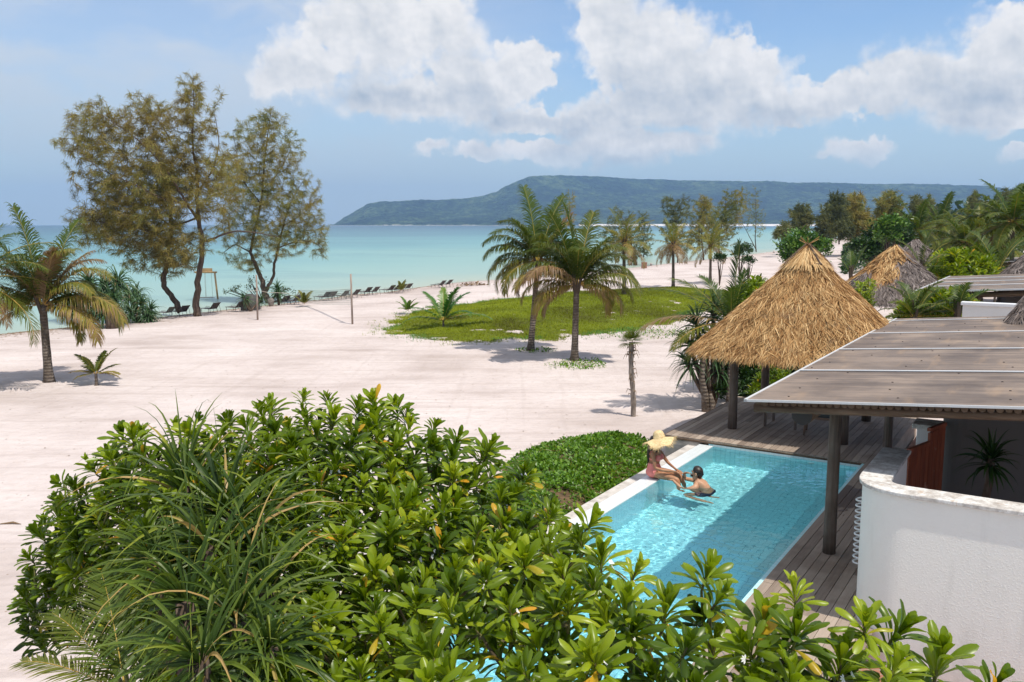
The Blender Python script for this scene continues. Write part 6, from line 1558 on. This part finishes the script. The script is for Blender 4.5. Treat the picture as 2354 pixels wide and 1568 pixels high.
pod()
b = gp(623, 704); o = thing('clay_jar', 'tall grey clay jar standing on the sand beside the upright screw pine', 'jar', b)
MB().lathe([(.0, 0), (.15, 0), (.17, .1), (.22, .35), (.21, .48), (.13, .52), (.16, .56), (.12, .55), (.1, .45)], c=tuple(b), n=18).build('body', M_clay, o, smooth_=True)
b = gp(259, 755); tag(MB().tube([b - (0, 0, .2), b + (.01, 0, .4), b + (0, 0, .85)], [.34, .31, .30], n=14).build('tree_stump', M_bark, smooth_=True), 'thick ribbed wooden stump beside the tall screw pine clump', 'stump')
b = gp(1480, 617); o = thing('wooden_bin', 'brown square wooden bin on the shore beside the slim young casuarina', 'bin', b)
MB().box((b[0], b[1], b[2] + .33), (.62, .5, .7)).build('body', mat('red brown boards', (.30, .16, .10), .8), o); MB().box((b[0], b[1], b[2] + .70), (.68, .56, .05)).build('lid', M_gate, o)
b = gp(1496, 611); tag(MB().lathe([(0, .34), (.2, .34), (.22, .3), (.16, .25), (.14, 0), (0, 0)], c=tuple(b), n=12).build('stone_stool', M_stone, smooth_=True), 'small grey stone stool right of the brown bin', 'stool')
b = gp(1778, 582); tag(MB().lathe([(0, .55), (.16, .5), (.2, 0), (0, 0)], c=tuple(b), n=10).build('marker_stone', M_stone, smooth_=True), 'pale upright stone by the water beyond the bare forked casuarina', 'stone')
# heap of dried seaweed
def heap(px, py, sx, sy, n, lab, seed):
    rg = np.random.RandomState(seed); b = gp(px, py); mb = MB()
    P = b + rg.normal(0, 1, (n, 3)) * (sx, sy, 0); P[:, 2] = b[2] + .28 * np.exp(-((P[:, 0] - b[0]) / sx) ** 2) * rg.rand(n)
    scatter_leaves(mb, P, rg.normal(0, 1, (n, 3)) * (1, 1, .3), rg.uniform(.12, .3, n), rg.uniform(0, .6, n), rg.normal(0, .5, n)); tag(mb.build('seaweed_heap', M_brownleaf), lab, 'seaweed')
heap(1090, 656, .9, .5, 160, 'low brown heap of dried seaweed on the sand left of the twin palms', 5)
# brown litter under the casuarinas and along the shore
def litter():
    rg = np.random.RandomState(6); n = 5200; t = rg.rand(n); xs = np.interp(t, [0, .5, .8, 1], [-50, 700, 1000, 1500]); mb = MB(); i = np.argsort(SH_AZ)
    az = np.arctan2((xs - W / 2) / FPX, 1.0); rs = np.interp(az, SH_AZ, SH_R) - np.abs(rg.normal(0, 1, n)) * 2.6 - 1.6; X = rs * np.sin(az); Y = rs * np.cos(az)
    scatter_leaves(mb, np.stack([X, Y, ground(X, Y) + .01], 1), rg.normal(0, 1, (n, 3)) * (1, 1, .06), rg.uniform(.05, .16, n), rg.uniform(0, .9, n))
    X = rg.uniform(-22, 9, 900); Y = rg.uniform(9, 40, 900); k = (poly_sd(X, Y, MOUND) < 0) & ~((w2c(X, Y)[0] > -3.8) & (w2c(X, Y)[1] > -13)); X, Y = X[k], Y[k]
    scatter_leaves(mb, np.stack([X, Y, ground(X, Y) + .012], 1), rg.normal(0, 1, (len(X), 3)) * (1, 1, .05), rg.uniform(.02, .06, len(X)), rg.uniform(0, .6, len(X)))
    tag(mb.build('sand_litter', M_brownleaf), kind='stuff')
litter()
b = gp(28, 1206); m_ = MB(); m_.tube([b + (-.25, 0, .01), b + (0, .03, .03), b + (.16, 0, .01)], [.006, .02, .004], n=6, tint=.3); tag(m_.build('dry_leaf', M_brownleaf), 'curled dry brown leaf lying on the sand at the left edge', 'leaf')
# ------------------------------------------------------------------ the couple
M_skinw = mat('tanned skin', fn=lambda nt: dict(col=nt.ramp(nt.noise(nt.obj(), 6, 3), [(.3, (.33, .150, .075)), (.7, (.48, .245, .135))]), rough=.45, spec=.4))
M_skinm = mat('light tanned skin', fn=lambda nt: dict(col=nt.ramp(nt.noise(nt.obj(), 6, 3), [(.3, (.46, .25, .15)), (.7, (.57, .33, .21))]), rough=.45, spec=.4))
M_bikini = mat('coral pink fabric', (.78, .24, .21), .7); M_navy = mat('navy fabric', (.012, .025, .06), .8)
M_hair = mat('dark brown hair', (.022, .013, .010), .45); M_hatm = mat('natural straw', fn=lambda nt: dict(col=nt.ramp(nt.noise(nt.obj(), 30, 4, .7), [(.35, (.56, .40, .19)), (.65, (.80, .63, .36))]), rough=.85))
M_watch = mat('blue grey watch', (.05, .08, .13), .3); M_eye = mat('dark eyes', (.02, .015, .012), .3); M_lip = mat('lips', (.42, .13, .11), .5)
seat = atz(1490, 1094, RIM_Z + .012); st_, ss_ = w2c(seat[0], seat[1]); st_ = PW - .13
def fl(f, l, z): return (st_ + f, ss_ + l, RIM_Z + .015 + z)     # facing the pool, to her left, up
def skinned(name, nodes, edges, m, parent, lv=2):
    names = list(nodes); P = np.array([fl(*nodes[k][:3]) for k in names]); V = np.stack([c2w(*p) for p in P])
    loc = np.array(parent.location); rz = parent.rotation_euler.z; c_, s_ = math.cos(rz), math.sin(rz); V = (V - loc) @ np.array([[c_, -s_, 0], [s_, c_, 0], [0, 0, 1.]])
    me = bpy.data.meshes.new(name); me.from_pydata(V.tolist(), [(names.index(a), names.index(b)) for a, b in edges], []); me.materials.append(m)
    o = bpy.data.objects.new(name, me); COL.objects.link(o); o.parent = parent
    md = o.modifiers.new('skin', 'SKIN'); md.use_smooth_shade = True
    for i, k in enumerate(names):
        r_ = nodes[k][3]; me.skin_vertices[0].data[i].radius = (r_, r_) if not isinstance(r_, tuple) else r_
        me.skin_vertices[0].data[i].use_root = (i == 0)
    sb = o.modifiers.new('subdivision', 'SUBSURF'); sb.levels = lv; sb.render_levels = lv
    o.cycles.is_caustics_receiver = True
    return o
def hand(nodes, edges, key, at_, d, side, r_=.009, curl=-.01):
    # palm at `at_`, fingers along d, thumb off the side of the palm
    at_ = np.array(at_, float); d = np.array(d, float); d /= np.linalg.norm(d); side = np.array(side, float); side /= np.linalg.norm(side)
    nodes[key + 'p'] = (*at_, .022)
    for i, (o_, L) in enumerate(((-.027, .062), (-.009, .075), (.009, .072), (.026, .055))):
        k0 = key + 'k%d' % i; a = at_ + d * .035 + side * o_; b = a + d * L * .55 + (0, 0, curl); c = a + d * L + (0, 0, curl * 3)
        nodes[k0] = (*a, .010); nodes[k0 + 'm'] = (*b, .0085); nodes[k0 + 't'] = (*c, .007); edges += [(key + 'p', k0), (k0, k0 + 'm'), (k0 + 'm', k0 + 't')]
    a = at_ - side * .028 + d * .002; b = at_ - side * .05 + d * .03; nodes[key + 'th'] = (*a, .011); nodes[key + 'tt'] = (*b, .008); edges += [(key + 'p', key + 'th'), (key + 'th', key + 'tt')]
def ell(c, r_, n=14, rot=None, tint=.5):
    th = np.linspace(0, math.pi, n); ph = np.linspace(0, 2 * math.pi, n * 2 + 1); TH, PH = np.meshgrid(th, ph, indexing='ij')
    X = np.stack([r_[0] * np.sin(TH) * np.cos(PH), r_[1] * np.sin(TH) * np.sin(PH), r_[2] * np.cos(TH)], -1).reshape(-1, 3)
    if rot: a = R(rot); X = X @ np.array([[math.cos(a), 0, math.sin(a)], [0, 1, 0], [-math.sin(a), 0, math.cos(a)]])
    X = X + np.array(c); return MB().grid(np.array(X), n, n * 2 + 1, flip=True)
def bp(mb, name, m, parent, sm=True):
    mb.xf(lambda v: np.stack([st_ + v[:, 0], ss_ + v[:, 1], RIM_Z + .015 + v[:, 2]], 1)).comp(); o = mb.build(name, m, parent, smooth_=sm); o.cycles.is_caustics_receiver = True; return o
# ---- woman
w = thing('person', 'woman in a pink bikini and wide straw hat sitting on the white pool rim', 'person', c2w(*fl(0, 0, 0)), ROT)
N = {'pel': (0, 0, .10, (.115, .15)), 'waist': (-.01, 0, .25, (.085, .10)), 'chest': (.015, 0, .40, (.095, .125)), 'neckb': (.03, 0, .50, (.055, .07)), 'neck': (.055, 0, .565, .040), 'jaw': (.085, 0, .625, .056), 'head': (.085, 0, .69, .082), 'top': (.08, 0, .745, .065), 'nose': (.175, 0, .665, .012),
     'shr': (.03, -.145, .475, .046), 'elr': (.11, -.215, .235, .031), 'far': (.26, -.17, .205, .029), 'wrr': (.40, -.11, .20, .020), 'shl': (.03, .145, .475, .046), 'ell': (.20, .19, .25, .030), 'wrl': (.42, .03, .20, .019),
     'hipr': (.05, -.085, .09, .085), 'thr': (.28, -.095, .075, .074), 'knr': (.50, -.09, .055, .052), 'clr': (.53, -.09, -.13, .050), 'anr': (.52, -.09, -.37, .031), 'tor': (.64, -.09, -.43, .026),
     'hipl': (.05, .085, .10, .085), 'thl': (.28, .075, .10, .072), 'knl': (.49, .06, .095, .052), 'cll': (.56, .07, -.10, .049), 'anl': (.58, .07, -.33, .031), 'tol': (.70, .07, -.38, .026)}
E = [('pel','waist'),('waist','chest'),('chest','neckb'),('neckb','neck'),('neck','jaw'),('jaw','head'),('head','top'),('jaw','nose'),('neckb','shr'),('shr','elr'),('elr','far'),('far','wrr'),('neckb','shl'),('shl','ell'),('ell','wrl'),
     ('pel','hipr'),('hipr','thr'),('thr','knr'),('knr','clr'),('clr','anr'),('anr','tor'),('pel','hipl'),('hipl','thl'),('thl','knl'),('knl','cll'),('cll','anl'),('anl','tol')]
hand(N, E, 'r', (.455, -.09, .19), (1, .25, -.12), (.2, -1, .1)); E.append(('wrr', 'rp')); hand(N, E, 'l', (.475, .0, .19), (1, -.25, -.1), (.2, 1, 0)); E.append(('wrl', 'lp'))
skinned('body', N, E, M_skinw, w)
for l in (-.058, .058): bp(ell((.098, l, .385), (.062, .064, .060)), 'bikini_top', M_bikini, w)
def ring(z0, z1, cf, rf, rl, k=6, n=28):
    m_ = MB(); V = []
    for i in range(k):
        q = i / (k - 1.0)
        for j in range(n): a = 2 * math.pi * j / n; V.append((np.interp(q, [0, 1], cf) + np.interp(q, [0, 1], rf) * math.cos(a), np.interp(q, [0, 1], rl) * math.sin(a), z0 + (z1 - z0) * q))
    Q = [(i * n + j, i * n + (j + 1) % n, (i + 1) * n + (j + 1) % n, (i + 1) * n + j) for i in range(k - 1) for j in range(n)]; return m_.add(V, Q=Q)
bp(ring(.345, .375, (.012, .013), (.104, .105), (.134, .136), 3), 'bikini_strap', M_bikini, w)
for l in (-.085, .085): bp(MB().tube([(.10, l * .9, .43), (.06, l, .52), (-.04, l, .50), (-.09, l * .8, .38)], .006, n=5), 'bikini_strap', M_bikini, w)
bk = ell((.0, 0, .105), (.150, .186, .115)); bp(bk, 'bikini_bottom', M_bikini, w)
bp(ring(.13, .275, (-.003, -.008), (.140, .100), (.172, .118)), 'bikini_bottom', M_bikini, w)
m_ = MB().tube([(.06, 0, .765), (.0, 0, .72), (-.035, 0, .62), (-.06, 0, .50), (-.085, .0, .38), (-.10, 0, .25)], [.05, .092, .085, .085, .068, .02], n=14)
rgp = np.random.RandomState(4)
for i in range(26):
    a = rgp.uniform(-.08, .08); m_.tube([(-.02, a * .8, .66), (-.075 + rgp.normal(0, .012), a, .48), (-.10 + rgp.normal(0, .015), a * 1.05, .22 + rgp.uniform(-.05, .05))], [.02, .018, .003], n=4)
for l in (-.062, .062): m_.tube([(.10, l * 1.05, .71), (.075, l * 1.25, .62), (.06, l * 1.2, .50), (.07, l, .44)], [.03, .025, .022, .006], n=6)
bp(m_, 'hair', M_hair, w)
for l in (-.03, .03): bp(ell((.155, l, .695), (.008, .012, .007), 6), 'eye', M_eye, w)
bp(ell((.150, 0, .630), (.010, .022, .007), 6), 'mouth', M_lip, w)
def hat():
    c = np.array([.085, 0, .75]); tl = R(-12); rg = np.random.RandomState(2); mb = MB(); n = 48; prof = [(.001, .150), (.045, .147), (.082, .125), (.104, .075), (.112, .01), (.145, -.012), (.20, -.042), (.25, -.075), (.275, -.09)]; V = []
    for i, (r_, z) in enumerate(prof):
        for j in range(n):
            a = 2 * math.pi * j / n; wv = max(0, r_ - .11) * (.32 * math.sin(2 * a + .6) + .16 * math.sin(5 * a)); V.append((r_ * math.cos(a), r_ * math.sin(a), z + wv))
    Q = [(i * n + j, i * n + (j + 1) % n, (i + 1) * n + (j + 1) % n, (i + 1) * n + j) for i in range(len(prof) - 1) for j in range(n)]; mb.add(V, Q=[q[::-1] for q in Q])
    for i in range(260):
        a = rg.uniform(0, 6.283); r_ = .27; z = -.088 + .17 * (.32 * math.sin(2 * a + .6) + .16 * math.sin(5 * a)); L = rg.uniform(.03, .075); p = np.array([r_ * math.cos(a), r_ * math.sin(a), z]); d = np.array([math.cos(a + rg.normal(0, .3)), math.sin(a + rg.normal(0, .3)), rg.uniform(-.8, .0)])
        mb.tube([p, p + d * L * .6, p + d * L - (0, 0, .01)], [.003, .0025, .001], n=3)
    ct, s_ = math.cos(tl), math.sin(tl); M = np.array([[ct, 0, s_], [0, 1, 0], [-s_, 0, ct]]); mb.xf(lambda v: v @ M.T + c)
    o = bp(mb, 'straw_hat', M_hatm, w); sd_ = o.modifiers.new('thickness', 'SOLIDIFY'); sd_.thickness = .004
    bp(MB().xf(lambda v: v) if False else MB().tube([(c[0] + .103 * math.cos(a), .103 * math.sin(a), c[2] + .022 + .30 * .103 * math.cos(a)) for a in np.linspace(0, 6.283, 24)], .006, n=5), 'hat_band', M_hatm, w)
hat()
# ---- man
FO = (-.13, 0, -.10); _fl = fl
def fl(f, l, z): return _fl(f + FO[0], l, z + FO[2])
_bp = bp
def bp(mb, name, m_, parent, sm=True): return _bp(mb.xf(lambda v: v + np.array(FO)), name, m_, parent, sm)
m = thing('person', 'man with short dark hair half submerged in the pool, facing the seated woman', 'person', c2w(*fl(1.05, 0, -.5)), ROT)
X0 = .06
N = {'pel': (1.24, .02, -.23, (.12, .15)), 'belly': (1.17, .01, -.10, (.10, .15)), 'chest': (1.08, 0, .0, (.115, .17)), 'neckb': (1.00, 0, .12, (.075, .10)), 'neck': (.965, 0, .185, .056), 'jaw': (.925, 0, .245, .062), 'head': (.96, 0, .315, .088), 'top': (.985, 0, .37, .072), 'chin': (.875, 0, .262, .032), 'nose': (.862, 0, .318, .012),
     'shr': (1.01, .19, .075, .064), 'elr': (.66, .20, .10, .038), 'wrr': (.70, .06, .245, .026), 'shl': (1.01, -.19, .075, .064), 'ell': (.82, -.26, .015, .038), 'wrl': (.60, -.16, .125, .026),
     'hr': (1.2, .10, -.26, .09), 'kr': (.80, .17, -.40, .062), 'cr': (.98, .17, -.52, .056), 'ar': (1.22, .15, -.60, .036), 'tr': (1.36, .15, -.58, .028), 'hl': (1.2, -.10, -.26, .09), 'kl': (.80, -.20, -.36, .062), 'cl': (.98, -.22, -.47, .056), 'al': (1.24, -.22, -.55, .036), 'tl': (1.38, -.24, -.53, .028)}
E = [('pel','belly'),('belly','chest'),('chest','neckb'),('neckb','neck'),('neck','jaw'),('jaw','head'),('head','top'),('jaw','chin'),('head','nose'),('neckb','shr'),('shr','elr'),('elr','wrr'),('neckb','shl'),('shl','ell'),('ell','wrl'),
     ('pel','hr'),('hr','kr'),('kr','cr'),('cr','ar'),('ar','tr'),('pel','hl'),('hl','kl'),('kl','cl'),('cl','al'),('al','tl')]
hand(N, E, 'r', (.765, .02, .275), (.75, -.1, .05), (.1, 1, -.4), curl=-.008); E.append(('wrr', 'rp')); hand(N, E, 'l', (.55, -.13, .145), (-1, .2, .0), (.2, 1, 0)); E.append(('wrl', 'lp'))
skinned('body', N, E, M_skinm, m)
hr_ = ell((.985, 0, .350), (.102, .093, .082), 14, rot=-35); hr_.xf(lambda v: np.stack([v[:, 0] + np.where(v[:, 0] < .90, .02, 0), v[:, 1], v[:, 2]], 1)); bp(hr_, 'hair', M_hair, m)
bp(MB().tube([(1.01, 0, .36), (1.03, 0, .29), (1.01, 0, .23)], [.066, .062, .04], n=12), 'hair', M_hair, m)
bp(MB().tube([(.91, -.062, .26), (.865, -.03, .245), (.855, 0, .238), (.865, .03, .245), (.91, .062, .26)], .017, n=6), 'beard', M_hair, m)
for l in (-.088, .088): bp(ell((.975, l, .300), (.020, .009, .030), 8), 'ear', M_skinm, m)
for l in (-.032, .032): bp(ell((.877, l, .342), (.006, .012, .006), 6), 'eye', M_eye, m)
bp(MB().tube([(.700 + .030 * math.cos(a) * .6, .075 + .030 * math.sin(a), .235 + .024 * math.cos(a)) for a in np.linspace(0, 6.283, 18)], .009, n=6), 'watch', M_watch, m)
S = {'pel': (1.235, .02, -.22, (.135, .165)), 'hr': (1.19, .10, -.26, .105), 'mr': (.98, .14, -.33, .105), 'hl': (1.19, -.10, -.26, .105), 'ml': (.98, -.16, -.31, .105), 'b': (1.20, .015, -.13, (.12, .16))}
skinned('swim_shorts', S, [('pel','hr'),('hr','mr'),('pel','hl'),('hl','ml'),('pel','b')], M_navy, m)
